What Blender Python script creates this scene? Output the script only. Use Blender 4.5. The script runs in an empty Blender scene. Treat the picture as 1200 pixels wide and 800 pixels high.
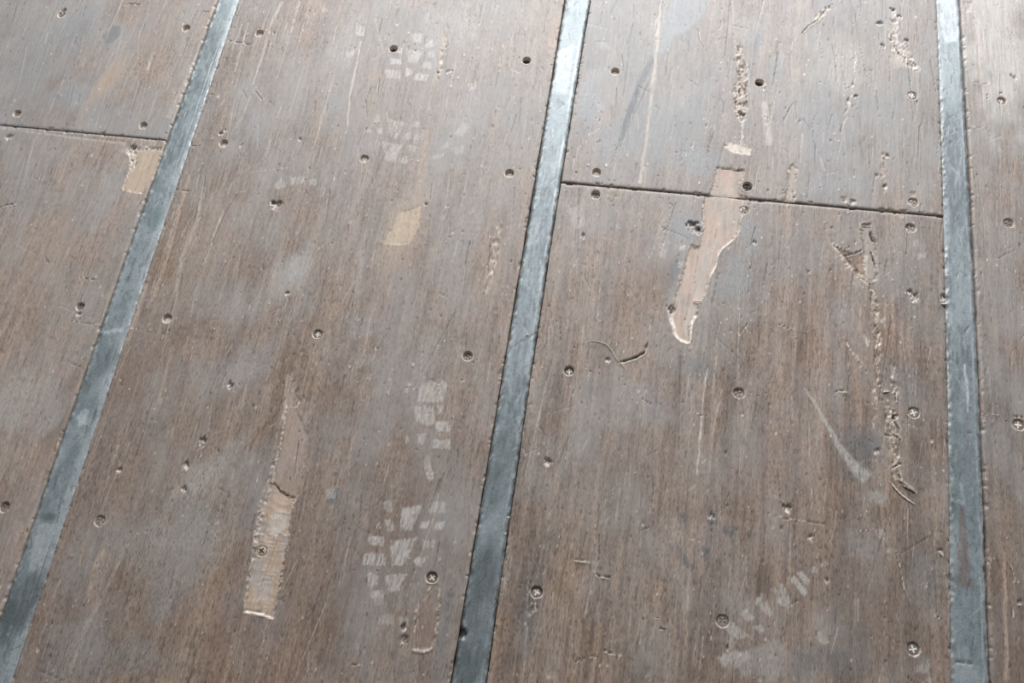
import bpy, math
import numpy as np

S = bpy.context.scene
COL = S.collection

# ------------------------------------------------------------------ camera
FPX, PITCH, ROLL, YAW, HGT = 992.1, 1.20055, -0.14114, 0.28509, 1.10

def cam_axes():
    cp, sp = math.cos(PITCH), math.sin(PITCH)
    fwd = np.array([0, cp, -sp]); right = np.array([1.0, 0, 0]); up = np.cross(right, fwd)
    cr, sr = math.cos(ROLL), math.sin(ROLL)
    right, up = cr * right + sr * up, -sr * right + cr * up
    c, s = math.cos(YAW), math.sin(YAW)
    Z = np.array([[c, -s, 0], [s, c, 0], [0, 0, 1]])
    return Z @ right, Z @ up, Z @ fwd

RIGHT, UP, FWD = cam_axes()
from mathutils import Matrix
cd = bpy.data.cameras.new('camera'); cam = bpy.data.objects.new('camera', cd); COL.objects.link(cam)
cd.sensor_width = 36.0; cd.lens = 36.0 * FPX / 1200.0; cd.clip_start = 0.02
M = Matrix.Identity(4)
for i in range(3):
    M[i][0], M[i][1], M[i][2] = RIGHT[i], UP[i], -FWD[i]
M[2][3] = HGT
cam.matrix_world = M
S.camera = cam

# ------------------------------------------------------------------ light: open container door ahead, dim daylight inside
w = bpy.data.worlds.new('World'); S.world = w; w.use_nodes = True
w.node_tree.nodes['Background'].inputs[0].default_value = (0.93, 0.97, 1.0, 1)
w.node_tree.nodes['Background'].inputs[1].default_value = 0.22
ld = bpy.data.lights.new('doorway_daylight', 'AREA'); ld.shape = 'RECTANGLE'
ld.size = 2.3; ld.size_y = 2.1; ld.energy = 134; ld.color = (0.95, 0.975, 1.0)
lo = bpy.data.objects.new('doorway_daylight', ld); COL.objects.link(lo)
lo.location = (-0.12, 2.15, 1.22)
lo.rotation_euler = (math.radians(-82), 0, math.radians(0))
S.view_settings.view_transform = 'Standard'; S.view_settings.look = 'None'
S.view_settings.exposure = 0.0; S.view_settings.gamma = 1.0
S.view_settings.use_curve_mapping = False

# ------------------------------------------------------------------ helpers
RNG = np.random.default_rng(11)

def F(px, py):
    """a point of the photograph (1200x800) laid back on the floor plane, metres"""
    px = np.asarray(px, float); py = np.asarray(py, float)
    d = [(px - 600) / FPX * RIGHT[i] - (py - 400) / FPX * UP[i] + FWD[i] for i in range(3)]
    t = -HGT / d[2]
    return d[0] * t, d[1] * t

def FP(pts):
    p = np.asarray(pts, float)
    x, y = F(p[:, 0], p[:, 1])
    return np.stack([x, y], 1)

def Q(pts, ox, oy, sc):
    """points measured in an enlarged crop -> photograph"""
    return [(ox + a / sc, oy + b / sc) for a, b in pts]

TAB = np.random.default_rng(5).random((512, 512)).astype(np.float32)

def vn(x, y, seed=0):
    x = np.asarray(x, np.float32) + np.float32(seed * 17.13 + 900); y = np.asarray(y, np.float32) + np.float32(seed * 31.7 + 900)
    ix = np.floor(x).astype(np.int32); iy = np.floor(y).astype(np.int32)
    fx = x - ix; fy = y - iy
    fx = fx * fx * (3 - 2 * fx); fy = fy * fy * (3 - 2 * fy)
    a, b = ix & 511, (ix + 1) & 511
    c, d = iy & 511, (iy + 1) & 511
    return (TAB[c, a] * (1 - fx) + TAB[c, b] * fx) * (1 - fy) + (TAB[d, a] * (1 - fx) + TAB[d, b] * fx) * fy

def fbm(x, y, seed=0, octv=4):
    r = 0; amp = 0.5; tot = 0
    for o in range(octv):
        r = r + amp * vn(x, y, seed + o * 3.7); tot += amp; amp *= 0.55; x = x * 2.03; y = y * 2.03
    return r / tot

def ss(a, b, v):
    t = np.clip((v - a) / (b - a), 0, 1)
    return t * t * (3 - 2 * t)

def sdf_poly(P, x, y):
    d = np.full(x.shape, 1e9); ins = np.zeros(x.shape, bool)
    n = len(P)
    for i in range(n):
        ax, ay = P[i]; bx, by = P[(i + 1) % n]
        ex, ey = bx - ax, by - ay
        wx, wy = x - ax, y - ay
        t = np.clip((wx * ex + wy * ey) / (ex * ex + ey * ey + 1e-15), 0, 1)
        d = np.minimum(d, (wx - ex * t) ** 2 + (wy - ey * t) ** 2)
        c = ((ay > y) != (by > y)) & (x < (bx - ax) * (y - ay) / ((by - ay) if abs(by - ay) > 1e-12 else 1e-12) + ax)
        ins ^= c
    d = np.sqrt(d)
    return np.where(ins, -d, d)

def dist_line(P, W, x, y):
    """distance to a polyline divided by its local half width; returns ratio, signed side, run 0..1"""
    best = np.full(x.shape, 1e9); side = np.zeros(x.shape); run = np.zeros(x.shape)
    n = len(P)
    for i in range(n - 1):
        ax, ay = P[i]; bx, by = P[i + 1]
        ex, ey = bx - ax, by - ay
        wx, wy = x - ax, y - ay
        t = np.clip((wx * ex + wy * ey) / (ex * ex + ey * ey + 1e-15), 0, 1)
        wd = W[i] * (1 - t) + W[i + 1] * t
        r = np.hypot(wx - ex * t, wy - ey * t) / wd
        m = r < best
        best = np.where(m, r, best); side = np.where(m, np.sign(ex * wy - ey * wx), side); run = np.where(m, (i + t) / (n - 1), run)
    return best, side, run

# ------------------------------------------------------------------ measured layout
EDGES = [
 [(253.7,3),(226,80),(195,162.5),(180,205),(150,292),(115,385),(110,403),(89,465),(65,540),(41,600),(15,675),(0,720)],
 [(280,0),(262,55),(246,100),(215,180),(211,203),(194,270),(170,325),(145,405),(125,465),(106,520),(82,595),(47,680),(30,735),(22,790)],
 [(660.5,0),(643.7,120),(629,198),(618.7,265),(604,350),(593.7,400),(580,480),(560,599),(547.5,690),(540,740),(527.5,800)],
 [(692,0),(679.5,75),(667.5,150),(660,200),(646,275),(637.5,330),(628,398),(621,455),(606,550),(600,597),(587.5,690),(568,800)],
 [(1096,0),(1100,75),(1104,150),(1106,220),(1107,300),(1109,395),(1108,470),(1112,580),(1110,610),(1115,690),(1115.5,790)],
 [(1125,0),(1130,90),(1136,195),(1141,290),(1146,398),(1150,490),(1154,605),(1157.5,690),(1160,740),(1160,795)]]

def edge_fit(pts):
    p = FP(pts); c = np.polyfit(p[:, 1], p[:, 0], 2); lo_, hi_ = p[:, 1].min(), p[:, 1].max()
    return lambda Y: np.polyval(c, np.clip(Y, lo_, hi_))
EF = [edge_fit(e) for e in EDGES]
EN = [float(np.mean(FP(e)[:, 0])) for e in EDGES]
def joint_fit(pts):
    p = FP(pts); c = np.polyfit(p[:, 0], p[:, 1], 1); return lambda X: np.polyval(c, X)
JA = joint_fit([(0, 146.5), (97, 155.2), (193, 164)])
JC = joint_fit([(660, 213.5), (750, 221.5), (900, 236), (1000, 244.5), (1107, 252.5)])
FRAME = FP([(-12, -12), (1212, -12), (1212, 812), (-12, 812)])
Y0, Y1 = -1.0, 2.05
XL, XR = -1.60, 1.45
const = lambda v: (lambda t: np.full(np.shape(t), float(v)))

# screws: x, y, depth below the surface (mm), hole radius (mm), kind
SCREWS = [
 (72,17,2.5,6.5,'worn'),(218,33,5.5,6.8,'pale'),(20,133,3.0,6.6,'worn'),(168,147,5.5,6.6,'pale'),
 (262,168,5,7,'pale'),(304,39,5,7,'pale'),(461,57,8,7,'dark'),(617,71,7.5,7,'dark'),(427,186,4,7,'pale'),(597,203,5.5,7,'pale'),
 (196,373,4.5,7,'pale'),(372,391,2.8,7,'cross'),(548,417,4,7.2,'worn'),(117,610,1.8,7.4,'worn'),(306,645,1.6,7,'tan'),(506,676,4,7.6,'cross'),
 (94,359,3.5,6.6,'worn'),(5,594,3,7.6,'worn'),
 (721,84,5.5,7,'pale'),(890,97,7,7,'dark'),(1069,112,0.9,7.4,'cross'),(699,202,5,7,'pale'),(876,218.5,4,7.6,'dark'),(1070,237,1.4,7.2,'worn'),
 (698,228,5,7.2,'worn'),(872,246,1.8,7,'worn'),(1067,267,2.6,7.6,'worn'),
 (667,434,4.5,7.2,'cross'),(866,460,3.2,7.8,'worn'),(1071,483,1.8,7.8,'cross'),(629,693,4,7.8,'cross'),(847,727,2.4,8,'worn'),(1070.5,760,2.2,8.2,'cross'),
 (1174,118,2.4,7,'cross'),(1182,261,2.8,7.4,'worn'),(1194,497,2.2,8,'cross')]
SXY = FP([(a[0], a[1]) for a in SCREWS])

# albedos (linear)
BROWN = np.array([.205, .145, .112]); TAN = np.array([.33, .245, .185]); DARK = np.array([.115, .083, .066])
GREY = np.array([.25, .237, .228]); DUST = np.array([.42, .385, .352]); SLATE = np.array([.115, .12, .125])
RAW = np.array([.43, .362, .315]); RAWRED = np.array([.37, .285, .24]); PALE = np.array([.60, .52, .45]); BLACK = np.array([.02, .016, .014])
OCHRE = np.array([.43, .335, .255])

class Sheet:
    """A fine grid of one floor piece: real relief in z, albedo and roughness stored per vertex."""
    def __init__(s, name, nxl, nxr, fl, fr, nyl, nyh, fb, ft, res, screws=(), grain=1):
        s.name = name
        # visible range
        cx0, cx1 = nxl - .02, nxr + .02
        ys = []
        t = np.linspace(0, 1, 400)
        for i in range(4):
            a, b = FRAME[i], FRAME[(i + 1) % 4]
            e = a[None] * (1 - t[:, None]) + b[None] * t[:, None]
            ys += list(e[(e[:, 0] > cx0) & (e[:, 0] < cx1), 1])
        vy0, vy1 = max(min(ys), nyl), min(max(ys), nyh)
        vx0, vx1 = max(nxl, FRAME[:, 0].min()), min(nxr, FRAME[:, 0].max())
        def axis(lo, hi, v0, v1, p, fine):
            out = [lo, lo + .0007, lo + .0016]; c = lo + .0028
            while c < hi - .0022:
                out.append(c)
                st = p if v0 - .01 < c < v1 + .01 else .009
                for q in fine:
                    if abs(c - q) < .0105: st = min(st, p * .6)
                c += st
            return np.array(out + [hi - .0016, hi - .0007, hi])
        s.X = axis(nxl, nxr, vx0, vx1, res[0], [q[0] for q in screws])
        s.Y = axis(nyl, nyh, vy0, vy1, res[1], [q[1] for q in screws])
        xx, yy = np.meshgrid(s.X, s.Y)
        L = fl(yy); R = fr(yy)
        xx = L + (xx - nxl) / (nxr - nxl) * (R - L)
        B = fb(xx); T = ft(xx)
        yy = B + (yy - nyl) / (nyh - nyl) * (T - B)
        s.xx, s.yy = xx, yy
        s.h = np.zeros(xx.shape); s.rough = np.full(xx.shape, .5)
        s.col = np.zeros(xx.shape + (3,)); s.fine = np.ones(xx.shape)
        s.lim = (nxl, nxr, nyl, nyh)
    def win(s, P, pad):
        P = np.asarray(P)
        x0, x1 = P[:, 0].min() - pad - .006, P[:, 0].max() + pad + .006
        y0, y1 = P[:, 1].min() - pad - .012, P[:, 1].max() + pad + .012
        a, b = np.searchsorted(s.X, [x0, x1]); c, d = np.searchsorted(s.Y, [y0, y1])
        if b - a < 1 or d - c < 1: return None
        return (slice(c, d), slice(a, b))
    def mix(s, sl, k, c):
        k = np.clip(k, 0, 1)[..., None]
        s.col[sl] = s.col[sl] * (1 - k) + np.asarray(c) * k

    # ---- marks --------------------------------------------------
    def blob(s, c, rx, ry, ang, colr, k, soft=.6, seed=0, grain=.5, rough=None):
        """soft stain; sizes in photograph pixels, about 1.2 mm each"""
        P = FP([c]); m = .0012
        sl = s.win(P, max(rx, ry) * m * 1.5)
        if sl is None: return
        x, y = s.xx[sl] - P[0, 0], s.yy[sl] - P[0, 1]
        a = math.radians(ang); u = (x * math.cos(a) + y * math.sin(a)) / (rx * m); v = (-x * math.sin(a) + y * math.cos(a)) / (ry * m)
        r = np.hypot(u, v) + (fbm(s.xx[sl] * 45, s.yy[sl] * 28, seed, 3) - .5) * .9
        kk = k * ss(1.0, 1 - soft, r) * (1 - grain + grain * 1.6 * fbm(s.xx[sl] * 420, s.yy[sl] * 50, seed + 5, 3))
        s.mix(sl, kk, colr)
        if rough is not None: s.rough[sl] += (rough - s.rough[sl]) * ss(1.0, 1 - soft, r)
    def patch(s, pts, colr, k, soft=1.2, grain=.6, wob=1.0, seed=0, ang=None, rough=None):
        """a mark with an outline (dust print, smear, stain); soft and wob in mm"""
        P = FP(pts); sl = s.win(P, .006)
        if sl is None: return
        x, y = s.xx[sl], s.yy[sl]
        d = sdf_poly(P, x, y) + (fbm(x * 500, y * 350, seed, 3) - .5) * .003 * wob
        g = fbm(x * 700, y * 90, seed + 9, 3)
        kk = k * ss(soft * .0007, -soft * .0007, d) * (1 - grain + grain * ss(.25, .62, g) * 1.15)
        s.mix(sl, kk, colr)
        if rough is not None: s.rough[sl] += (rough - s.rough[sl]) * ss(.001, -.001, d)
    def raw(s, pts, depth, colr, lip=.5, seed=0, tone=None, edge=.8, ripple=0, op=1.):
        """a flake torn out of the veneer: sunk, bare wood, frayed pale rim"""
        P = FP(pts); sl = s.win(P, .014)
        if sl is None: return
        x, y = s.xx[sl], s.yy[sl]
        n1 = fbm(x * 380, y * 260, seed, 3) - .5
        d = sdf_poly(P, x, y) + n1 * .0034
        ins = ss(.0009, -.0006, d)
        g = fbm(x * 260, y * 22, seed + 2, 4)
        g2 = fbm(x * 900, y * 120, seed + 3, 2)
        fl = fbm(x * 60, y * 45, seed + 8, 3)
        s.h[sl] = s.h[sl] * (1 - ins * .8) - ins * depth * .001 * (.72 + .3 * g + .28 * fl) + ins * (g2 - .5) * .0004
        if ripple:
            s.h[sl] += ins * ripple * .001 * (vn(x * 60, y * 330 + 2 * vn(x * 90, y * 40, 3), seed + 4) - .5)
        base = np.asarray(colr)
        if tone is not None:
            t = ss(.42, .58, fl)[..., None]; base = base * (1 - t) + np.asarray(tone) * t
        k = ins[..., None] * op; s.fine[sl] *= 1 - .5 * ins * op
        s.col[sl] = s.col[sl] * (1 - k) + base * (.78 + .42 * g[..., None]) * k
        # frayed rim: beads of lifted pale fibre with dark gaps between them
        rim = np.exp(-(d / .0015) ** 2) * ss(.44, .62, fbm(x * 330, y * 240, seed + 6, 3)) * edge * (.25 + .75 * ss(.35, .6, fbm(x * 70, y * 60, seed + 16, 2)))
        s.h[sl] += rim * .0011 * lip
        s.mix(sl, rim * 1.0, PALE)
        gap = np.exp(-((d + .0012) / .0012) ** 2) * ss(.55, .68, fbm(x * 480, y * 480, seed + 7, 2)) * edge
        s.h[sl] -= gap * .0012; s.mix(sl, gap * .6, DARK * .7)
        s.rough[sl] = s.rough[sl] * (1 - ins) + .8 * ins
    def crack(s, pts, wmm, depth=2.5, k=.95, lip=0, colr=BLACK, seed=0, side=1, taper=True):
        """a narrow opened split, sunk; optional lifted pale lip on one side"""
        P = FP(pts); n = len(P); sl = s.win(P, .007)
        if sl is None: return
        W = [wmm * .0005 * ((.35 + .65 * math.sin(math.pi * (i + .3) / (n - .4))) if taper else 1) for i in range(n)]
        x, y = s.xx[sl], s.yy[sl]
        jx = (vn(x * 350, y * 350, seed) - .5) * .0012; jy = (vn(x * 350, y * 350, seed + 1) - .5) * .0012
        r, sd, run = dist_line(P, W, x + jx, y + jy)
        m = ss(1.5, .5, r)
        s.h[sl] -= m * depth * .001; s.mix(sl, m * k, colr)
        if lip:
            l = np.exp(-((r - 2.0) / .8) ** 2) * (sd * side > 0) * (.5 + vn(x * 300, y * 300, seed + 2))
            s.h[sl] += l * .001 * lip; s.mix(sl, l * .8, PALE)
    def scratch(s, pts, wmm, colr, k, depth=0., rough=.5, seed=0, soft=1.0):
        """a rubbed or scored line, broken up by noise"""
        P = FP(pts); n = len(P)
        wm = wmm if isinstance(wmm, (list, tuple)) else [wmm] * n
        W = [max(v, .2) * .0005 for v in wm]
        sl = s.win(P, max(wm) * .001 + .002)
        if sl is None: return
        x, y = s.xx[sl], s.yy[sl]
        jx = (fbm(x * 160, y * 60, seed, 2) - .5) * .003
        r, sd, run = dist_line(P, W, x + jx, y)
        m = ss(1 + .6 * soft, 1 - .6 * soft, r) * (1 - rough + rough * 1.3 * ss(.3, .62, fbm(x * 500, y * 110, seed + 4, 3)))
        m = m * ss(0, .04, run) * ss(1, .96, run)
        s.mix(sl, m * k, colr)
        if depth: s.h[sl] -= m * depth * .001
    def torn(s, pts, wmm, depth, colr, k=.6, seed=0, dark=.5, lift=.8):
        """a ragged torn band of veneer: lumpy fibres, dark pits and lifted pale ends"""
        P = FP(pts); n = len(P)
        wm = wmm if isinstance(wmm, (list, tuple)) else [wmm] * n
        W = [v * .0005 for v in wm]
        sl = s.win(P, max(wm) * .0008 + .004)
        if sl is None: return
        x, y = s.xx[sl], s.yy[sl]
        jx = (fbm(x * 140, y * 120, seed, 2) - .5) * .006
        r, sd, run = dist_line(P, W, x + jx, y)
        m = ss(1.25, .7, r) * ss(-.02, .03, run)
        cl = ss(.34, .6, fbm(x * 70, y * 55, seed + 6, 2)); n1 = fbm(x * 300, y * 130, seed + 1, 3); n2 = fbm(x * 480, y * 210, seed + 2, 3)
        s.mix(sl, m * k * (.6 + .6 * n1), colr)
        s.h[sl] += m * (-depth * .001 * (.35 + 1.1 * ss(.4, .7, n1)) + lift * .0012 * ss(.55, .75, n2))
        s.mix(sl, m * ss(.52, .64, n1) * dark * (.5 + .5 * cl) * 1.15, DARK * .4)
        s.mix(sl, m * ss(.52, .68, n2) * .75 * (.45 + .55 * cl), PALE)
    def pit(s, c, r, depth, seed=0, colr=None, crumbs=True):
        """an irregular chipped hole with pale crumbs below it"""
        P = FP([c]); m = .0012; sl = s.win(P, r * m * 3)
        if sl is None: return
        x, y = s.xx[sl], s.yy[sl]
        d = np.hypot(x - P[0, 0], y - P[0, 1]) / (r * m) + (fbm(x * 260, y * 200, seed, 3) - .5) * 2.4
        k = ss(1.05, .5, d)
        s.h[sl] -= k * depth * .001
        s.mix(sl, k * .75, DARK * .65 if colr is None else colr)
        if crumbs:
            e = np.hypot(x - P[0, 0], y - P[0, 1] + r * m * .8) / (r * m * 1.3)
            q = ss(1.1, .5, e) * ss(.5, .64, fbm(x * 420, y * 420, seed + 3, 2))
            s.mix(sl, q * .9, PALE); s.h[sl] += q * .0005
    def holes(s, idx):
        for i in idx:
            P = SXY[i]; dep, R = SCREWS[i][2] * .001, SCREWS[i][3] * .001
            sl = s.win(P[None], .018)
            if sl is None: continue
            x, y = s.xx[sl], s.yy[sl]
            dx, dy = x - P[0], y - P[1]; r = np.hypot(dx, dy) + 1e-9; a = np.arctan2(dy, dx)
            Rl = R * (1 + .07 * (fbm(a * 1.4 + 9, a * 0 + i, i, 3) - .5))
            # snap the grid to the rim so the hole is cleanly round
            near = np.abs(r - Rl) < .00045
            f = np.where(near, Rl / r, 1.0)
            s.xx[sl] = P[0] + dx * f; s.yy[sl] = P[1] + dy * f
            inn = r < Rl - .00045
            s.h[sl] = np.where(inn, -dep - .0012 - .0016, s.h[sl])
            k = ss(R * 1.14, R * .98, r)
            s.mix(sl, k * .9, np.array([.40, .32, .26]) * (.75 + .5 * fbm(x * 500, y * 500, i, 2))[..., None])
            rim = np.exp(-((r - R * 1.10) / .0011) ** 2) * ss(.35, .65, fbm(x * 300, y * 300, 40 + i, 2)) * ss(.004, -.006, dy)
            s.mix(sl, rim * .7, PALE); s.h[sl] += rim * .0004 * (~inn)
    # ---- grain --------------------------------------------------
    def wood(s, seed, grey=.3, warm=1.0, wear=.22):
        x, y = s.xx, s.yy
        wx = x + (fbm(x * 5, y * 1.6, seed + 50, 2) - .5) * .012      # gently wandering grain
        a = fbm(wx * 34, y * 1.3, seed, 3); b = fbm(wx * 170, y * 8, seed + 1, 3)
        c = fbm(wx * 560, y * 40, seed + 2, 2); d = fbm(x * 7, y * 5, seed + 3, 4)
        e = fbm(x * 28, y * 17, seed + 4, 4)
        k = (ss(.3, .72, a * .45 + b * .55))[..., None]
        col = BROWN * warm * (1 - k) + (TAN * .62 + BROWN * .38) * k
        col = col * (.82 + .36 * c)[..., None]
        dk = (ss(.52, .70, fbm(wx * 260, y * 16, seed + 7, 3)) * .38)[..., None]
        col = col * (1 - dk) + DARK * dk
        red = (ss(.5, .75, fbm(x * 9, y * 4, seed + 8, 3)) * .35)[..., None]
        col = col * (1 - red) + col * np.array([1.12, .96, .86]) * red
        mot = .5 * fbm(x * 75, y * 48, seed + 15, 4) + .5 * fbm(x * 230, y * 120, seed + 16, 3)
        col = col * (1 + .62 * (mot - .5))[..., None]
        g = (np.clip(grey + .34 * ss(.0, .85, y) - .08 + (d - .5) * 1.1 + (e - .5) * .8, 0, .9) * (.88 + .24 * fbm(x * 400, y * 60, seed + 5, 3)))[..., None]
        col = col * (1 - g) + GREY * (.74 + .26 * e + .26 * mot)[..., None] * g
        pore = (ss(.66, .78, fbm(wx * 800, y * 75, seed + 9, 2)) * .45)[..., None]
        pore = pore * (1 - .75 * g)
        s.col[:] = col * (1 - pore) + DARK * .55 * pore
        s.fine[:] = np.clip(1.15 - 1.15 * g[..., 0], .25, 1)
        s.h += (b - .5) * .0003 + (c - .5) * .00045 - pore[..., 0] * .0002 + (d - .5) * .0006
        s.rough[:] = np.clip(.43 + .26 * (e - .5) + .22 * (c - .5) + .1 * g[..., 0], .3, .8)
        # outer edges: worn round, with small chips
        L, R_, B, T = s.lim
        u = np.minimum(s.X - L, R_ - s.X)[None, :] * np.ones_like(x); v = np.minimum(s.Y - B, T - s.Y)[:, None] * np.ones_like(x)
        ed = np.minimum(u, v)
        s.h -= .0007 * ss(.0022, 0, ed)
        ch = ss(.0045, .0, ed) * ss(.60, .72, fbm(x * 150, y * 150, seed + 12, 3))
        s.h -= ch * .0022; s.mix(np.s_[:, :], ch * .8, RAW * .8)
        wl = ss(.005, .001, u) * ss(.4, .62, fbm(x * 200, y * 40, seed + 13, 3)) * wear
        s.mix(np.s_[:, :], wl, TAN * 1.25)
    def litter(s, n_line, n_speck, seed):
        n_speck = int(n_speck * 1.8)
        """small scores along the grain, pricks and grit-sized flecks in the surface"""
        r = np.random.default_rng(seed)
        L, R_, B, T = s.lim
        yv0, yv1 = max(B, -.14), min(T, 1.12); xv0, xv1 = max(L, -1.1), min(R_, .62)
        for i in range(n_line):
            x0, y0 = r.uniform(xv0, xv1), r.uniform(yv0, yv1); ln = r.uniform(.006, .05) * (1 + 2 * (r.random() < .12)); an = r.normal(0, .10)
            if r.random() < .12: an = r.uniform(-1.4, 1.4); ln *= .5
            P = np.array([[x0, y0], [x0 + math.sin(an) * ln, y0 + math.cos(an) * ln]])
            sl = s.win(P, .003)
            if sl is None: continue
            q, _, run = dist_line(P, [.0003, .0009 * r.uniform(.5, 1)], s.xx[sl], s.yy[sl])
            m = ss(1.5, .4, q)
            if r.random() < .45: s.mix(sl, m * r.uniform(.3, .7), DARK * .6); s.h[sl] -= m * .0007
            else: s.mix(sl, m * r.uniform(.2, .55), PALE * .85); s.h[sl] -= m * .0003
        for i in range(n_speck):
            x0, y0 = r.uniform(xv0, xv1), r.uniform(yv0, yv1); R = r.uniform(.0004, .0011) * (1.7 if r.random() < .05 else 1)
            sl = s.win(np.array([[x0, y0]]), .003)
            if sl is None: continue
            q = np.hypot(s.xx[sl] - x0, (s.yy[sl] - y0) * r.uniform(.35, 1.0)) / R + (fbm(s.xx[sl] * 700, s.yy[sl] * 500, i, 2) - .5)
            m = ss(1.3, .4, q)
            if r.random() < .58: s.mix(sl, m * .65, DARK * .5); s.h[sl] -= m * .0009
            else: s.mix(sl, m * .8, PALE); s.h[sl] += m * .0005
    # ---- build --------------------------------------------------
    def build(s, material, parent, thick):
        ny, nx = s.xx.shape; n = nx * ny
        co = np.stack([s.xx, s.yy, s.h], -1).reshape(-1, 3)
        idx = np.arange(n).reshape(ny, nx)
        q = np.stack([idx[:-1, :-1], idx[:-1, 1:], idx[1:, 1:], idx[1:, :-1]], -1).reshape(-1, 4)
        loop = np.concatenate([idx[0, :], idx[1:, -1], idx[-1, -2::-1], idx[-2:0:-1, 0]])
        low = co[loop].copy(); low[:, 2] = -thick
        m = len(loop); li = np.arange(n, n + m)
        sk = np.stack([loop, li, np.roll(li, -1), np.roll(loop, -1)], -1)
        co = np.concatenate([co, low]); q = np.concatenate([q, sk])
        col = np.concatenate([s.col.reshape(-1, 3), np.tile(DARK * .7, (m, 1))])
        rg = np.concatenate([s.rough.ravel(), np.full(m, .8)])
        me = bpy.data.meshes.new(s.name)
        me.vertices.add(len(co)); me.vertices.foreach_set('co', co.astype(np.float32).ravel())
        me.loops.add(q.size); me.loops.foreach_set('vertex_index', q.astype(np.int32).ravel())
        me.polygons.add(len(q)); me.polygons.foreach_set('loop_start', np.arange(0, q.size, 4, dtype=np.int32))
        me.update(calc_edges=True)
        at = me.attributes.new('albedo', 'FLOAT_COLOR', 'POINT')
        at.data.foreach_set('color', np.concatenate([np.clip(col, .004, .9), np.concatenate([s.fine.ravel(), np.ones(m)])[:, None]], 1).astype(np.float32).ravel())
        at = me.attributes.new('roughness', 'FLOAT', 'POINT'); at.data.foreach_set('value', np.clip(rg, .15, 1).astype(np.float32))
        me.materials.append(material)
        o = bpy.data.objects.new(s.name, me); COL.objects.link(o)
        if parent: o.parent = parent
        return o

# ------------------------------------------------------------------ materials
def surface_material(name, fine, lo_, hi_, bump, metallic=0., spec=.5, pore=.5):
    """albedo and roughness come with the surface; fine grain too small for its grid is added here"""
    m = bpy.data.materials.new(name); m.use_nodes = True; N = m.node_tree.nodes; K = m.node_tree.links
    b = N['Principled BSDF']; b.inputs['Metallic'].default_value = metallic; b.inputs['Specular IOR Level'].default_value = spec
    a = N.new('ShaderNodeAttribute'); a.attribute_name = 'albedo'
    r = N.new('ShaderNodeAttribute'); r.attribute_name = 'roughness'
    tc = N.new('ShaderNodeTexCoord'); mp = N.new('ShaderNodeMapping'); mp.inputs['Scale'].default_value = fine
    K.new(tc.outputs['Object'], mp.inputs[0])
    n = N.new('ShaderNodeTexNoise'); n.inputs['Scale'].default_value = 1; n.inputs['Detail'].default_value = 3; n.inputs['Roughness'].default_value = .65
    K.new(mp.outputs[0], n.inputs['Vector'])
    mr = N.new('ShaderNodeMapRange'); mr.inputs[1].default_value = .3; mr.inputs[2].default_value = .7; mr.inputs[3].default_value = lo_; mr.inputs[4].default_value = hi_
    K.new(n.outputs[0], mr.inputs[0])
    m2 = N.new('ShaderNodeMapping'); m2.inputs['Scale'].default_value = (fine[0] * .55, fine[1] * .6, fine[2])
    K.new(tc.outputs['Object'], m2.inputs[0])
    n2 = N.new('ShaderNodeTexNoise'); n2.inputs['Scale'].default_value = 1; n2.inputs['Detail'].default_value = 2
    K.new(m2.outputs[0], n2.inputs['Vector'])
    r2 = N.new('ShaderNodeMapRange'); r2.inputs[1].default_value = .56; r2.inputs[2].default_value = .70; r2.inputs[3].default_value = 1; r2.inputs[4].default_value = pore
    K.new(n2.outputs[0], r2.inputs[0])
    mm = N.new('ShaderNodeMath'); mm.operation = 'MULTIPLY'; K.new(mr.outputs[0], mm.inputs[0]); K.new(r2.outputs[0], mm.inputs[1])
    mf = N.new('ShaderNodeMix'); mf.inputs[2].default_value = 1.0
    K.new(a.outputs['Alpha'], mf.inputs[0]); K.new(mm.outputs[0], mf.inputs[3])
    mx = N.new('ShaderNodeVectorMath'); mx.operation = 'SCALE'
    K.new(a.outputs['Color'], mx.inputs[0]); K.new(mf.outputs[0], mx.inputs['Scale'])
    K.new(mx.outputs[0], b.inputs['Base Color']); K.new(r.outputs['Fac'], b.inputs['Roughness'])
    bp = N.new('ShaderNodeBump'); bp.inputs['Strength'].default_value = bump; bp.inputs['Distance'].default_value = .0006
    K.new(n.outputs[0], bp.inputs['Height']); K.new(bp.outputs[0], b.inputs['Normal'])
    return m

def plain(name, colr, rough, metallic=0., noise=300, var=.3):
    m = bpy.data.materials.new(name); m.use_nodes = True; N = m.node_tree.nodes; K = m.node_tree.links
    b = N['Principled BSDF']; b.inputs['Roughness'].default_value = rough; b.inputs['Metallic'].default_value = metallic
    tc = N.new('ShaderNodeTexCoord'); n = N.new('ShaderNodeTexNoise'); n.inputs['Scale'].default_value = noise; n.inputs['Detail'].default_value = 3
    K.new(tc.outputs['Object'], n.inputs['Vector'])
    r = N.new('ShaderNodeValToRGB'); c = np.asarray(colr)
    r.color_ramp.elements[0].position = .3; r.color_ramp.elements[1].position = .7
    r.color_ramp.elements[0].color = (*(c * (1 - var)), 1); r.color_ramp.elements[1].color = (*np.clip(c * (1 + var), 0, .95), 1)
    K.new(n.outputs[0], r.inputs[0]); K.new(r.outputs[0], b.inputs['Base Color'])
    return m

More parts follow.
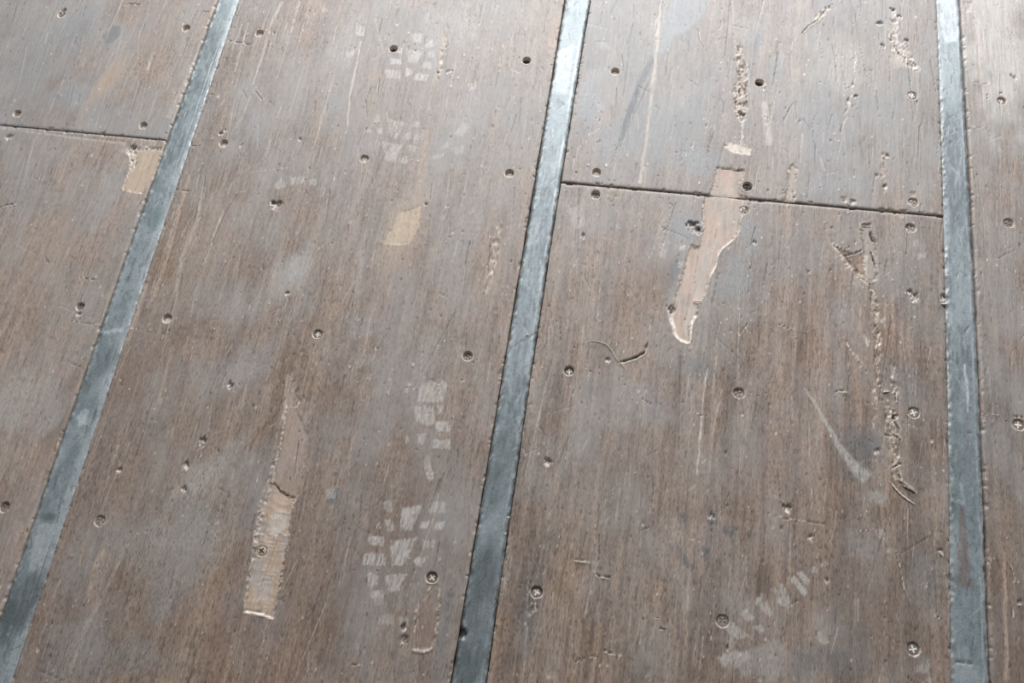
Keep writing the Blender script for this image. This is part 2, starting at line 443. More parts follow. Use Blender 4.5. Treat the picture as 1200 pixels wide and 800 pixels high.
M_WOOD = surface_material('weathered_plywood', (1100, 170, 400), .62, 1.40, .6, 0., .5, .48)
M_STEEL = surface_material('worn_grey_steel', (600, 420, 400), .80, 1.18, .3, .18, .8, .75)
M_UNDER = plain('dark_underfloor', (.02, .018, .017), .8)
M_FIBRE = plain('pale_wood_fibre', (.58, .47, .38), .7, 0, 500, .25)
M_CRUMB = plain('pale_grit', (.62, .58, .53), .75, 0, 400, .2)
M_HEAD = {'worn': plain('dusty_screw_steel', (.30, .25, .22), .55, .3), 'pale': plain('dust_covered_screw', (.50, .44, .39), .8, 0.),
          'dark': plain('dark_screw_steel', (.075, .06, .052), .5, .3), 'cross': plain('brown_screw_steel', (.23, .18, .155), .5, .3)}
M_HEAD['tan'] = plain('tan_dusty_screw', (.36, .28, .215), .8)
M_SLOT = {'tan': plain('dark_cross_recess', (.06, .045, .035), .8), 'worn': plain('dirt_in_recess', (.36, .31, .27), .8), 'pale': plain('pale_dust_in_recess', (.6, .55, .5), .8),
          'dark': plain('dark_recess', (.05, .04, .035), .8), 'cross': plain('white_dust_in_recess', (.78, .73, .68), .8)}

# ------------------------------------------------------------------ the setting: floor with its boards, steel strips between them
def box_mesh(name, x0, x1, y0, y1, z0, z1):
    v = [(x, y, z) for z in (z0, z1) for y in (y0, y1) for x in (x0, x1)]
    f = [(0, 2, 3, 1), (4, 5, 7, 6), (0, 1, 5, 4), (2, 6, 7, 3), (0, 4, 6, 2), (1, 3, 7, 5)]
    me = bpy.data.meshes.new(name); me.from_pydata(v, [], f); return me
fm = box_mesh('floor', XL, XR, Y0, Y1, -.06, -.029); fm.materials.append(M_UNDER)
floor = bpy.data.objects.new('floor', fm); COL.objects.link(floor)
floor['kind'] = 'structure'; floor['label'] = 'worn brown plywood floor, boards screwed down between grey steel strips'; floor['category'] = 'floor'

off = lambda f, d: (lambda t: f(t) + d)
def wav(f, d, seed, amp):
    return lambda t: f(t) + d + amp * (fbm(np.asarray(t) * 38, np.asarray(t) * 0 + seed, seed, 3) - .5) * 2

RES = (.00118, .00175)
jx0, jx1 = float(F(834, 229)[0]), float(F(864, 231)[0])
br = lambda t: ss(jx0 - .004, jx0 + .004, np.asarray(t)) * ss(jx1 + .004, jx1 - .004, np.asarray(t))
jA0 = float(JA(-.95)); jC0 = float(JC(.2))
PAN = {}
def panel(key, xl, xr, fl, fr, yl, yh, fb, ft, seed, grey, warm, lines, specks):
    idx = [i for i in range(len(SCREWS)) if xl < SXY[i, 0] < xr and fb(SXY[i, 0]) < SXY[i, 1] < ft(SXY[i, 0])]
    s = Sheet('plywood_panel', xl, xr, fl, fr, yl, yh, fb, ft, RES, [SXY[i] for i in idx])
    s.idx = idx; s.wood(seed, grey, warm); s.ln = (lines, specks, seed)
    PAN[key] = s
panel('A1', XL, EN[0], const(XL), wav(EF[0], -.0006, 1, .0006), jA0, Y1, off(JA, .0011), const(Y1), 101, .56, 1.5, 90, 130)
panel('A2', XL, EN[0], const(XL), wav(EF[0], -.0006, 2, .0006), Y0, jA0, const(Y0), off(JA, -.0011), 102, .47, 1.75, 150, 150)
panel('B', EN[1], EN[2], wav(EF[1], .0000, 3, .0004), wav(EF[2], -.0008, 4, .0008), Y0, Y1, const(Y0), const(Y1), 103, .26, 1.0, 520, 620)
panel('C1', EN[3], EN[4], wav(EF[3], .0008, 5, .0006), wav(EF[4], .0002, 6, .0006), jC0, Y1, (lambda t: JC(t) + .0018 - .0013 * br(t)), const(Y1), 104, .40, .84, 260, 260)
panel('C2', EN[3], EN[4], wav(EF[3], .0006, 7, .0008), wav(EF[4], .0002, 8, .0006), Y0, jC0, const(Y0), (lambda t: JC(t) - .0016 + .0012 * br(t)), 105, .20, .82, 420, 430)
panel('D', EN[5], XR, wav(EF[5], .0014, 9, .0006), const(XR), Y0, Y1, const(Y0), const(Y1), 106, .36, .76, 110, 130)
ALL = list(PAN.values())
def on(keys, fn, *a, **k):
    for q in (keys.split() if keys else PAN): getattr(PAN[q], fn)(*a, **k)

# ---- broad stains, dust, rub marks; doorway sheen painted into D top and C1 -------------------------------------
BL = [ # keys, centre, rx, ry, angle, colour, strength
 ('A1',(50,70),70,70,0,GREY*.95,.75),('A1',(95,30),45,50,0,SLATE*1.9,.5),('A1',(80,110),45,28,10,SLATE*2.0,.5),('A1',(125,95),16,60,-20,TAN*1.1,.6),
 ('A1',(175,60),45,70,-15,TAN*.85,.35),('A2',(60,290),60,60,0,TAN*.9,.35),('A2',(22,470),40,62,-15,DUST*.85,.7),('A2',(60,480),40,50,0,GREY*1.2,.5),
 ('A2',(30,230),60,50,0,GREY,.6),('A2',(75,500),16,60,-22,BROWN*.85,.55),('A2',(90,440),14,40,-22,BROWN*.9,.4),
 ('B',(245,290),46,110,-20,TAN*.85,.35),('B',(165,440),40,90,-20,BROWN*.95,.55),('B',(330,330),26,60,-38,DUST*.85,.55),('B',(350,310),20,48,-35,GREY*1.35,.5),
 ('B',(480,250),26,70,-8,OCHRE*.8,.45),('B',(465,300),34,60,-5,TAN*1.05,.45),('B',(575,320),18,60,-8,TAN*.85,.5),('B',(238,560),22,58,-40,DUST*.85,.62),
 ('B',(265,530),16,40,-35,DUST*.8,.5),('B',(225,610),34,34,0,GREY*1.1,.45),('B',(150,770),70,30,10,GREY*.9,.5),('B',(100,740),34,34,0,GREY*1.05,.4),
 ('B',(190,700),20,40,0,GREY*.9,.35),('B',(280,440),22,34,-30,DUST*.75,.4),('B',(300,420),30,44,-25,GREY*1.1,.45),('B',(400,60),34,70,-8,GREY*1.3,.5),
 ('B',(520,40),60,60,0,GREY*1.2,.5),('B',(545,140),34,60,-8,GREY*1.15,.5),('B',(545,270),26,60,-6,GREY*1.05,.4),('B',(340,120),34,80,-10,GREY*1.1,.4),
 ('B',(420,380),34,26,0,GREY*1.0,.4),('B',(430,420),20,22,0,DUST*.7,.4),('B',(350,620),40,70,-10,BROWN*.85,.35),('B',(370,700),60,60,0,BROWN*.9,.4),
 ('B',(480,600),60,110,-8,BROWN*.82,.35),('B',(330,560),20,30,0,GREY*.9,.3),('B',(430,130),40,40,0,TAN*.8,.3),('B',(215,480),30,50,-20,TAN*.8,.3),
 ('C1',(690,120),28,80,-6,SLATE*2.1,.65),('C1',(720,170),40,40,0,SLATE*2.0,.5),('C1',(810,130),50,70,0,GREY*1.0,.6),('C1',(820,190),40,30,0,SLATE*2.2,.5),('C1',(890,40),18,50,0,SLATE*1.35,.7),
 ('C1',(910,80),14,50,-10,SLATE*1.9,.5),('C1',(1000,215),60,22,5,SLATE*2.2,.45),('C1',(1060,145),30,30,0,GREY*1.0,.5),('C1',(985,80),60,60,0,DUST*.85,.5),
 ('C1',(765,30),30,40,0,DUST*.75,.4),('C1',(870,30),30,40,0,DUST*.75,.4),
 ('C2',(790,315),12,34,-10,SLATE*1.15,.72),('C2',(775,330),20,50,-8,BROWN*.72,.5),('C2',(860,330),28,46,-10,SLATE*2.0,.5),('C2',(880,280),14,40,0,SLATE*2.0,.5),
 ('C2',(870,370),30,26,0,DUST*.7,.45),('C2',(800,265),26,26,0,SLATE*2.0,.5),('C2',(700,260),26,30,0,GREY*1.0,.4),('C2',(745,330),22,80,-3,BROWN*.95,.35),
 ('C2',(1060,330),36,60,0,GREY*.8,.5),('C2',(930,300),60,50,0,GREY*.85,.5),('C2',(1055,440),40,40,0,SLATE*1.5,.4),('C2',(985,370),30,40,0,GREY*1.0,.4),
 ('C2',(1007,535),24,40,-38,SLATE*.85,.62),('C2',(990,520),18,30,-38,SLATE*.9,.5),('C2',(1025,520),14,20,0,SLATE*1.0,.45),('C2',(957,512),9,8,0,DUST*.7,.5),
 ('C2',(1028,582),17,9,5,DUST*.8,.65),('C2',(1010,640),24,18,0,GREY*1.0,.45),('C2',(1000,700),70,50,0,BROWN*.88,.4),('C2',(1010,760),12,36,0,SLATE*.8,.5),
 ('C2',(965,775),46,24,0,SLATE*1.2,.45),('C2',(1085,670),28,34,0,SLATE*1.3,.45),('C2',(893,680),11,28,0,DARK*.8,.6),('B',(60,780),60,60,0,GREY*1.0,.35),('B',(120,640),50,60,-20,DUST*.7,.3),('C2',(620,720),20,50,0,SLATE*1.0,.4),
 ('C2',(640,640),16,60,-8,SLATE*1.1,.35),('C2',(1085,780),16,16,0,DUST*.6,.5),('C2',(1090,590),20,30,0,TAN*.9,.4),('C2',(760,560),90,60,0,BROWN*.9,.3),
 ('C2',(820,430),24,20,0,SLATE*1.3,.5),('C2',(930,590),40,60,0,TAN*.75,.3),('C2',(880,560),40,60,0,BROWN*.9,.3),
 ('D',(1170,40),70,190,0,DUST*1.25,.62),('B',(200,650),70,110,-20,DUST*.72,.45),('B',(160,560),34,80,-20,TAN*.85,.3),('C1',(790,150),70,80,0,SLATE*1.9,.35),('C1',(950,140),60,80,0,SLATE*2.1,.25),('D',(1185,760),26,70,0,BROWN*.7,.4),('C2',(1040,740),60,60,0,BROWN*.8,.35),('D',(1180,340),20,60,0,GREY*.95,.4),('D',(1170,430),14,30,0,GREY*1.0,.4),('D',(1185,640),22,80,0,TAN*.75,.4),('D',(1185,760),20,40,0,BROWN*.9,.4)]  # tall pale D blob and wide slate C1 blobs: sheen painted into the colour
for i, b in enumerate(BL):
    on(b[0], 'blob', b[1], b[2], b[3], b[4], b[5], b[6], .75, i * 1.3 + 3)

# dark slick streaks and slate smears
on('C1', 'patch', [(790,-4),(834,-4),(822,20),(803,38),(790,42),(784,52),(776,62),(763,61),(775,50),(776,25)], SLATE*1.55, .72, 4, .35, 2.2, 3, rough=.36)
on('C1', 'patch', [(763,66),(767,71),(753,100),(742,132),(734,150),(725.5,177),(727,158),(735,128),(748,95)], SLATE*1.1, .85, 2, .25, 1, 4)
on('A1', 'patch', Q([(485,170),(530,120),(565,125),(560,165),(530,200),(490,205)],0,0,4), SLATE*1.3, .75, 1.5, .3, 1.4, 5)
for i, p in enumerate([[(780,0),(825,5),(820,60),(785,50)],[(765,150),(800,180),(860,260),(845,280),(790,230)],[(915,0),(965,0),(960,62),(920,50)],[(990,60),(1060,70),(1030,120),(990,100)],[(1110,80),(1140,100),(1125,150),(1110,140)],[(890,160),(925,170),(915,220),(890,210)]]):
    on('C2', 'patch', Q(p,600,600,4), SLATE*.95, .68, 2.5, .5, 2, i + 20)
on('B', 'patch', [(382,585),(395,570),(398,573),(395,591),(382,591)], SLATE*1.2, .75, 1, .3, .6, 31)

# ---- dust prints of boot soles: one block of the tread each ------------------
TREAD = []
def tread(keys, quads, ox, oy, sc, k, colr=DUST):
    for i, q in enumerate(quads):
        on(keys, 'patch', Q(q, ox, oy, sc), colr, k * (.85 + .3 * RNG.random()), 1.3, .8, 1.5, RNG.integers(0, 90))
tread('B', [[(240,110),(300,90),(305,185),(255,175)],[(370,150),(525,135),(440,315),(365,315)],[(590,105),(690,110),(690,185),(565,190)],[(190,300),(205,235),(225,300)],[(250,240),(315,240),(315,315),(275,320)],[(515,255),(580,245),(560,300),(500,300)],[(625,250),(685,250),(670,310),(605,310)],[(140,345),(245,365),(245,430),(130,420)],[(290,390),(480,370),(385,570),(305,565)],[(530,390),(615,385),(610,440),(525,435)],[(105,480),(255,480),(255,570),(90,565)],[(480,510),(560,505),(515,575),(455,550)],[(115,630),(205,635),(200,700),(135,720)],[(255,640),(415,625),(330,755),(275,750)],[(150,760),(220,740),(250,800),(150,800)]], 410,570,6.153,.8)
tread('B', [[(570,480),(645,480),(640,525),(575,525)],[(545,370),(600,360),(600,430),(560,440)],[(660,490),(730,500),(720,540),(670,530)]],300,600,4,.5)
tread('B', [[(300,300),(405,320),(400,370),(300,360)],[(245,410),(390,420),(390,495),(260,490)],[(380,205),(415,210),(410,265),(350,260)],[(455,220),(605,240),(545,355),(460,345)],[(440,390),(520,410),(490,470),(440,475)],[(580,390),(620,335),(695,340),(690,410)],[(515,505),(550,450),(665,460),(630,525)],[(660,240),(715,235),(715,300),(650,300)],[(495,80),(600,75),(590,160),(520,150)],[(620,180),(690,130),(710,200),(640,210)]],420,30,8,.55,DUST*1.15)
tread('B', [[(290,160),(470,200),(380,365),(315,340)],[(180,255),(245,255),(240,315),(195,315)],[(75,300),(115,240),(130,305)],[(450,365),(480,305),(545,300),(520,375)],[(550,375),(600,310),(630,310),(615,385)],[(515,245),(540,195),(620,190),(610,250)],[(240,390),(440,430),(360,600),(265,580)],[(490,430),(580,430),(580,500),(490,490)],[(150,195),(195,120),(220,195)],[(960,320),(1060,190),(1110,250),(1040,340)],[(830,450),(900,390),(940,410),(900,465)],[(960,450),(1060,430),(1060,520),(970,520)],[(720,570),(780,520),(860,530),(800,570)],[(420,600),(450,550),(520,590),(470,620)]],420,120,8.571,.45,DUST*1.1)
tread('B', [[(510,160),(560,140),(690,100),(760,140),(720,290),(620,300),(500,290)],[(480,335),(640,330),(660,480),(600,500),(490,460)],[(680,330),(720,325),(715,400),(680,395)],[(650,480),(690,460),(785,470),(780,545),(670,550)],[(500,570),(570,570),(545,660),(505,650)],[(625,620),(780,610),(780,700),(625,690)],[(400,590),(440,590),(440,650),(400,650)],[(400,210),(430,120),(445,130),(420,220)]],420,430,7.273,.72,DUST*1.05)
tread('C2', [[(505,150),(540,130),(620,230),(600,260)],[(555,115),(595,100),(640,180),(600,190)],[(630,95),(670,70),(690,105),(650,115)],[(690,70),(740,38),(750,55),(705,85)],[(390,215),(420,205),(490,330),(460,320)],[(430,185),(460,170),(530,320),(490,345)],[(280,290),(335,250),(415,375),(380,380)],[(195,370),(235,335),(295,395),(250,415)],[(110,470),(150,420),(255,505),(180,530)],[(280,450),(330,430),(355,470),(330,490)],[(665,500),(700,475),(755,545),(700,560)]],830,650,5.335,.72)
on('C2', 'patch', Q([(60,640),(110,610),(240,600),(350,560),(420,520),(470,560),(470,690),(430,800),(300,800),(290,750),(210,760),(190,710),(100,700)],830,650,5.335), DUST*.82, .55, 4, .6, 2.5, 61)
on('C2', 'patch', Q([(60,640),(110,610),(240,600),(270,640),(200,680),(190,700),(100,700)],830,650,5.335), DUST*1.05, .5, 2, .5, 2, 62)
tread('B', [[(85,65),(120,30),(145,75),(100,85)],[(160,30),(230,25),(220,60),(160,65)],[(250,40),(290,40),(280,70),(250,65)]],300,200,4,.5)
tread('C2', [[(285,50),(330,45),(325,75),(285,80)],[(280,165),(320,160),(300,210),(280,215)],[(275,260),(300,250),(300,285),(280,285)]],750,280,6.153,.75,DUST*1.15)
tread('C2', [[(262,180),(330,160),(345,265),(290,265)],[(700,340),(720,330),(720,420),(690,400)]],600,200,4,.5)
tread('B', [[(330,690),(370,685),(370,735),(330,735)]],300,400,4,.7,DUST*.85)
tread('C2', [[(150,750),(200,745),(205,780),(155,780)]],600,600,4,.55)
tread('C2', [[(700,720),(755,705),(755,755),(695,750)],[(720,790),(770,775),(770,815),(720,815)],[(500,85),(540,80),(570,120),(520,125)],[(550,165),(580,165),(580,190),(555,190)]],900,600,4,.45)
tread('C2', [[(670,330),(705,320),(705,350),(680,355)],[(700,390),(735,385),(740,405),(700,420)]],900,200,4,.4)
tread('C1', [[(400,200),(440,195),(470,235),(420,230)],[(390,490),(430,480),(430,520),(400,520)],[(190,395),(215,400),(205,480),(180,480)]],600,0,4,.35)
tread('B', [[(300,30),(325,30),(340,55),(310,55)],[(420,245),(460,235),(460,270),(430,270)],[(995,395),(1035,380),(1030,410),(1000,425)],[(470,120),(510,120),(505,170),(470,165)]],300,0,4,.5,DUST*1.2)
on('C2', 'scratch', [(941,452),(952,468),(962,485),(975,508),(985,525),(1000,545),(1018,563)], [2,3,5,6,8,13,20], DUST*.95, .75, 0, .35, 71, .8)
on('C1', 'scratch', [(896,118),(898,140),(902,172)], [6,11,8], DUST*1.05, .55, 0, .3, 72, 1)

# ---- rubbed streaks along the grain ---------------------------------------
SC = [ # keys, points, width mm, colour, strength, depth mm
 ('B',[(424,45),(417,80),(411,108),(407,150)],3,PALE*.85,.6,.5),('B',[(332,0),(320,22),(306,72),(296,100)],[5,5,4,2],PALE*.75,.55,.4),('B',[(352,0),(341,38)],3,PALE*.75,.5,.3),
 ('B',[(525,28),(517,55),(510,90),(502,130)],[7,8,7,5],TAN*1.15,.4,.4),('B',[(570,0),(562,30)],2.5,PALE*.75,.45,.3),('B',[(440,20),(450,60),(437,70)],4,RAWRED*1.1,.4,.2),
 ('A1',[(150,45),(136,72),(122,92),(100,128),(90,150)],[5,9,14,14,10],TAN*1.15,.3,.2),('A1',[(182,60),(172,82)],4,PALE*.8,.55,.3),('A1',[(243,35),(228,72),(222,85)],[4,6,5],PALE*.7,.5,.3),
 ('A1',[(222,85),(205,125),(198,138)],[5,9,9],PALE*.6,.5,.6),
 ('B',[(224,200),(209,250),(196,300),(182,345),(172,360)],[4,7,6,6,3],TAN*1.25,.6,.4),('B',[(240,215),(232,260),(214,300),(205,345)],[5,7,6,5],PALE*.65,.55,.5),('B',[(262,245),(248,285),(238,312)],3,PALE*.8,.55,.4),
 ('B',[(268,10),(282,0)],4,PALE*.7,.5,.3),('B',[(300,100),(285,135),(276,150)],4,PALE*.65,.45,.3),('B',[(203,402),(192,455),(180,500)],[5,5,3],TAN*1.15,.5,.3),
 ('B',[(172,330),(160,370),(150,400)],[6,8,6],RAWRED,.5,.3),('B',[(140,520),(134,540)],3,PALE*.8,.6,.3),
 ('B',[(152,632),(135,670),(120,700),(100,735),(82,790)],[3,4,4,5,5],PALE*.6,.5,.4),('B',[(125,640),(110,668),(105,700)],[6,6,5],TAN*1.3,.55,.4),('B',[(110,605),(98,640),(92,670)],3,TAN*1.1,.45,.3),
 ('C1',[(775,0),(771,40),(766,90),(760,140),(757,165),(752,200),(749,216)],[3.5,5,5,4,5,5,5],PALE*.72,.75,.5),
 ('C1',[(940,155),(938,190)],2.5,PALE*.8,.5,.3),('C1',[(960,180),(966,200)],3,PALE*.8,.4,.3),
 ('C2',[(829,428),(824,470),(820,520),(816,558)],[2.2,2.6,3,2],PALE*.9,.72,.5),('C2',[(816,570),(810,640),(803,760)],[2,3,3],TAN*1.3,.45,.3),('C2',[(727,570),(722,610)],2,PALE*.7,.4,.2),
 ('C2',[(693,690),(684,725)],2,PALE*.8,.5,.2),('C2',[(668,350),(664,385)],5,TAN*1.2,.4,.4),('C2',[(740,540),(735,585)],2.5,TAN*1.2,.4,.2),('C2',[(646,605),(632,660),(620,700)],2.5,TAN,.4,.2),
 ('D',[(1141,10),(1147,70),(1154,130),(1159,150)],[6,4,3,2],RAWRED*1.2,.45,.4),('D',[(1177,645),(1178,700),(1179,800)],[3,4,5],TAN*1.35,.65,.4),('D',[(1148,300),(1150,345)],[9,8],PALE*.5,.4,.3),('D',[(1134,2),(1137,14)],[14,14],RAW,.6,.8),
 ('B',[(527,690),(515,760),(510,800)],[10,10,8],SLATE*1.3,.35,0),('B',[(360,520),(352,580)],[4,4],TAN*1.1,.4,.2),('B',[(470,230),(452,285)],[26,22],OCHRE*.85,.28,.3),
 ('B',[(425,290),(420,330),(415,400)],[7,9,5],DUST*.8,.35,0),('B',[(500,150),(490,240)],[12,18],TAN*1.15,.4,.2),('B',[(395,330),(400,300)],[4,6],DUST*.8,.3,0),
 ('C2',[(1022,355),(1030,372),(1038,384)],[2,3,4],DUST*.9,.5,0),('C2',[(1012,392),(1018,406)],[3,5],PALE*.95,.7,0),('C2',[(1032,378),(1038,372)],[4,5],PALE*.9,.6,0)]
for i, q in enumerate(SC): on(q[0], 'scratch', q[1], q[2], q[3], q[4], q[5], .5, i * 2.1 + 7)

# ---- torn-out flakes ------------------------------------------------------
G1 = [(841,195),(837.5,205),(834,219),(832,228),(826,231),(825,239),(824,250),(823,260),(824,267),(821,280),(819,289),(809,287),(803.6,304),(801,317),(797,329),(793,343),(789,355),(785,364.5),(784,374),(790,384),(791,392),(797,398.6),(808.5,402.7),(809,384),(812.5,374),(818,368.5),(817.5,359.6),(822,350),(828,341.7),(829,332),(833.7,319),(838,312.5),(841,298),(846,291),(854,285),(861,279),(868,268),(868,255),(873,246),(876,231),(866,227),(866,216),(870,210),(872.5,202),(872,199),(857,197.5)]
on('C1 C2', 'raw', G1, 1.5, RAW*.92, .7, 11, RAWRED*1.2, .75)
on('C2', 'raw', [(826,290),(822,300),(820,330),(808,360),(800,385),(806,396),(810,376),(816,360),(824,340),(830,315),(836,296),(840,286)], 1.2, RAW*1.06, 0, 12, None, 0)
on('C2', 'crack', [(823.5,240),(823.5,255),(824,268)], 1.2, 1.2, .5, 1.0, DARK, 3)
on('C2', 'scratch', [(784.5,369),(790,383),(791,392),(797,398),(808,402)], [4,6,6,4,4], PALE*1.15, .95, -.7, .4, 12, .6)
on('C2', 'scratch', [(816,370),(812,376),(809.5,388),(808.5,402)], [5,4,2.4,2.4], PALE*1.15, .95, -.6, .4, 13, .6)
on('C2', 'scratch', [(860,280),(846,291),(841,299),(838,313),(831,326)], [2,2.4,2,2,2], PALE*1.1, .75, -.4, .5, 14, .6)
on('C1', 'crack', [(842,195.5),(850,197),(860,199),(871,199)], 1.4, 1.6, .8, .6, DARK*.6, 5)
on('C1', 'raw', [(849,171),(855,166),(866,168),(880,174),(879,181),(870,180),(858,178)], .9, PALE*.95, .6, 15, None, .7)
on('C2', 'pit', (813,264), 6.5, 4, 16); on('C2', 'pit', (819,270), 4, 3.5, 17); on('C2', 'pit', (787,362), 5, 2.5, 18)

on('B', 'raw', [(332,470),(331,511),(325,537),(320,557),(317,580),(348,586),(352,560),(358,530),(361,508),(354,496),(348,480),(340,462)], .7, RAWRED*.9, .6, 21, TAN*1.0, .35, 0, .7)
on('B', 'raw', [(316,566),(311,585),(305,606),(301,627),(296,655),(291,676),(287,702),(285.5,716.6),(302.5,719),(320.5,724.5),(325,699.6),(329,676),(333,655),(338,629.5),(341,606),(345,584),(336,580),(329,575),(322,567)], 1.9, TAN*1.3, .8, 22, RAW*.82, 1.0, .5)
on('B', 'crack', [(321,566),(328,575),(336,580),(345.5,583)], 1.6, 1.8, .85, 0, DARK*.6, 23)
for i, (c, rx, ry, k) in enumerate([((326,612),12,15,.75),((308,690),16,22,.6),((322,668),6,5,.5),((312,640),4,10,.3)]):
    on('B', 'blob', c, rx, ry, 12, PALE*.82, k, .5, 24 + i, .7)
for i in range(26):   # chatter lines across the bare strip
    t = RNG.random(); yy = 600 + 24 * (i % 12) / 6 if i < 13 else 664 + (i - 13) * 4.2
    xc = 329 - (yy - 600) * .2 + RNG.normal(0, 2); hw = RNG.uniform(4, 10)
    on('B', 'scratch', [(xc - hw, yy - 1), (xc + hw, yy + RNG.uniform(-.5, 2))], 1.0, PALE*.95, .55, -.25, .5, i + 130)
on('B', 'torn', [(338,462),(333,490),(330,515),(323,540),(316,562),(308,590),(303,612),(300,632),(296,655)], [3,3,3,4,7,9,9,8,5], .9, RAW, .6, 27, .4, 1.0)
on('B', 'scratch', [(286,716.5),(296,717.5),(308,720.5),(321,725)], [2.5,2.5,2.5,2], PALE*1.1, .95, -1.0, .15, 28, .6)
on('B', 'crack', [(286,714),(296,715.2),(308,718),(320,722)], .9, .9, .6, 0, DARK, 29)
on('B', 'scratch', [(301,625),(320,626),(340,627)], [1,1.2,1], PALE*1.1, .85, -.4, .2, 30, .6)
on('B', 'raw', [(336,440),(334,462),(336,474),(346,478),(352,470),(346,458),(344,446)], .5, RAWRED*.95, .8, 33, None, .5, 0, .4)

on('A2', 'raw', [(150,173),(163,172),(176,173),(190,173.5),(188,180),(181,206),(173,215),(168,227),(156,225),(143,222),(149,206),(154,194),(152,183)], .9, OCHRE*.95, .8, 41, None, .7)
on('A2', 'torn', [(150,174),(156,182),(158,190),(154,198)], [9,12,10,6], 1.2, PALE*.9, .75, 42, .4, 1.2)
on('A2', 'torn', [(160,175),(175,174),(190,175)], [6,6,5], .8, PALE*.8, .6, 43, .3, .8)
on('A2', 'pit', (157,172), 4, 4, 44); on('A2', 'pit', (154,188), 4, 3, 45)
on('A2', 'scratch', [(0,148.5),(40,154),(110,163),(150,167)], [6,5,4,5], PALE*.7, .4, .5, .7, 46, 1)

on('B', 'raw', [(478,247),(494,240),(492,262),(487,272),(479,285),(463,286),(450,284),(462,262),(468,248)], .45, OCHRE*.98, .2, 47, None, .25)
on('B', 'torn', [(522,42),(520,60),(517,78),(513,92)], [8,9,10,6], .6, TAN*1.1, .35, 48, .55, .35)
on('B', 'torn', [(586,262),(578,300),(570,340)], [12,16,10], .4, TAN*1.1, .35, 49, .35, .3)
on('B', 'torn', [(500,535),(505,560)], [8,8], .5, PALE*.8, .5, 148, .3, .6)

# split gouge near the joint and the ragged line running on from it
on('C2', 'raw', [(1009,262),(1020,262),(1021,270),(1024,278),(1026,292),(1027,318),(1028,326),(1020,332),(1017,322),(1014,318),(1012,300),(1012,285),(1009,272)], 2.2, RAW*.72, .9, 51, None, .8)
on('C2', 'raw', [(975,286),(985,292),(1000,297),(1012,296),(1013,312),(1016,327),(1006,325),(998,316),(992,305),(984,298)], 1.1, TAN*.95, .8, 52, BROWN, .8)
on('C2', 'torn', [(985,298),(996,312),(1010,322)], [6,9,6], 1.4, TAN*.8, .6, 53, .6, .9)
on('C2', 'crack', [(987,300),(998,298),(1006,295),(1013,292.5)], 1.5, 2.5, .9, .9, BLACK, 54, -1)
on('C2', 'crack', [(1001.5,320),(1007,324.5),(1014,327.5)], 1.8, 3, .95, .8, BLACK, 55)
on('C2', 'scratch', [(974,286),(990,302),(1000,318),(1012,330),(1020,337)], [2.5,3,2.5,2,1.5], PALE*.95, .8, -.6, .3, 56, .6)
on('C2', 'crack', [(1020,272),(1022,278),(1026,284)], 3.2, 3.5, .95, 0, BLACK, 57)
on('C2', 'crack', [(1021,294),(1024,303),(1027,314)], 2.4, 3, .9, .5, BLACK, 58)
for a, b in [((1009,263.5),(1020,266)),((1009,269),(1014,268.5)),((977,287),(987,291)),((990,291),(995,289))]:
    on('C2', 'crack', [a, ((a[0]+b[0])/2, (a[1]+b[1])/2+.5), b], 1.5, 2, .9, .8, BLACK, 59)
on('C2', 'scratch', [(1016,298),(1014,308),(1015,320)], [5,6,4], PALE*.95, .7, 0, .2, 60, .8)
on('C2', 'torn', [(1022,330),(1023,345),(1025,360),(1027,380),(1029,400),(1027,420),(1029,450)], [8,7,8,8,8,6,5], 1.5, TAN*1.05, .65, 61, .7, .9)
on('C2', 'torn', [(1046,425),(1047,445),(1049,458)], [5,8,9], .9, RAW*.75, .55, 62, .5, .8)
on('C2', 'torn', [(1042,478),(1044,495),(1046,515),(1049,535),(1052,552),(1050,560)], [11,14,14,13,12,7], 1.3, TAN*1.12, .62, 63, .5, 1.1)
on('C2', 'torn', [(1024,455),(1026,480),(1024,500)], [5,4,4], .7, TAN, .4, 64, .5, .5)
for p, w_ in [([(1034,457.5),(1042,460),(1050,461.5)],1.5),([(1046,488),(1050,497),(1055,503)],2.4),([(1037,509.5),(1045,509.5)],1.4),([(1046,508),(1051,511),(1056,516)],2),([(1043,550),(1050,545),(1056,543)],1.8),([(1054,556),(1056,561)],2.4),([(1054,564),(1062,571),(1072,577)],3.2),([(1046,480),(1048,488)],1.5),([(1049,462),(1050,470)],1.6)]:
    on('C2', 'crack', p, w_, 2.6, .92, 1.0, BLACK, len(p) + w_)
on('C2', 'torn', [(990,400),(1000,412),(1008,428)], [4,5,4], .7, TAN*1.1, .4, 65, .5, .6)
on('C2', 'scratch', [(1003,415),(1010,425),(1015,437)], [2,3,2], PALE*.8, .6, 0, .3, 66, .8)

# gouges in the upper boards
on('C1', 'torn', [(866,50),(867,72),(870,90),(868,110),(868,128),(869,138)], [6,12,14,20,20,12], 1.5, TAN*1.15, .6, 71, .75, .9)
on('C1', 'crack', [(869,65),(874,75),(875,90),(875,120)], 1.0, 1.6, .6, .5, DARK*.5, 72)
for a, b in [((863,83),(875,84)),((857,108),(868,106)),((861,98),(875,99))]: on('C1', 'crack', [a, b], 1.1, 1.6, .7, .6, DARK*.5, 73)
on('C1', 'torn', [(869,140),(869,160),(868,170)], [3,3,6], .6, PALE*.8, .6, 74, .3, .5)
on('C1', 'torn', [(1046,12),(1048,28),(1046,42),(1053,55),(1062,68),(1074,80)], [7,12,14,22,22,12], 1.2, RAW*1.05, .75, 75, .8, .9)
on('C1', 'crack', [(1050,55),(1054,63),(1059,67),(1065,67.5)], 1.6, 2, .85, .6, DARK*.4, 76)
on('C1', 'crack', [(1066,71),(1073,75)], 1.8, 2, .8, .5, DARK*.4, 77)
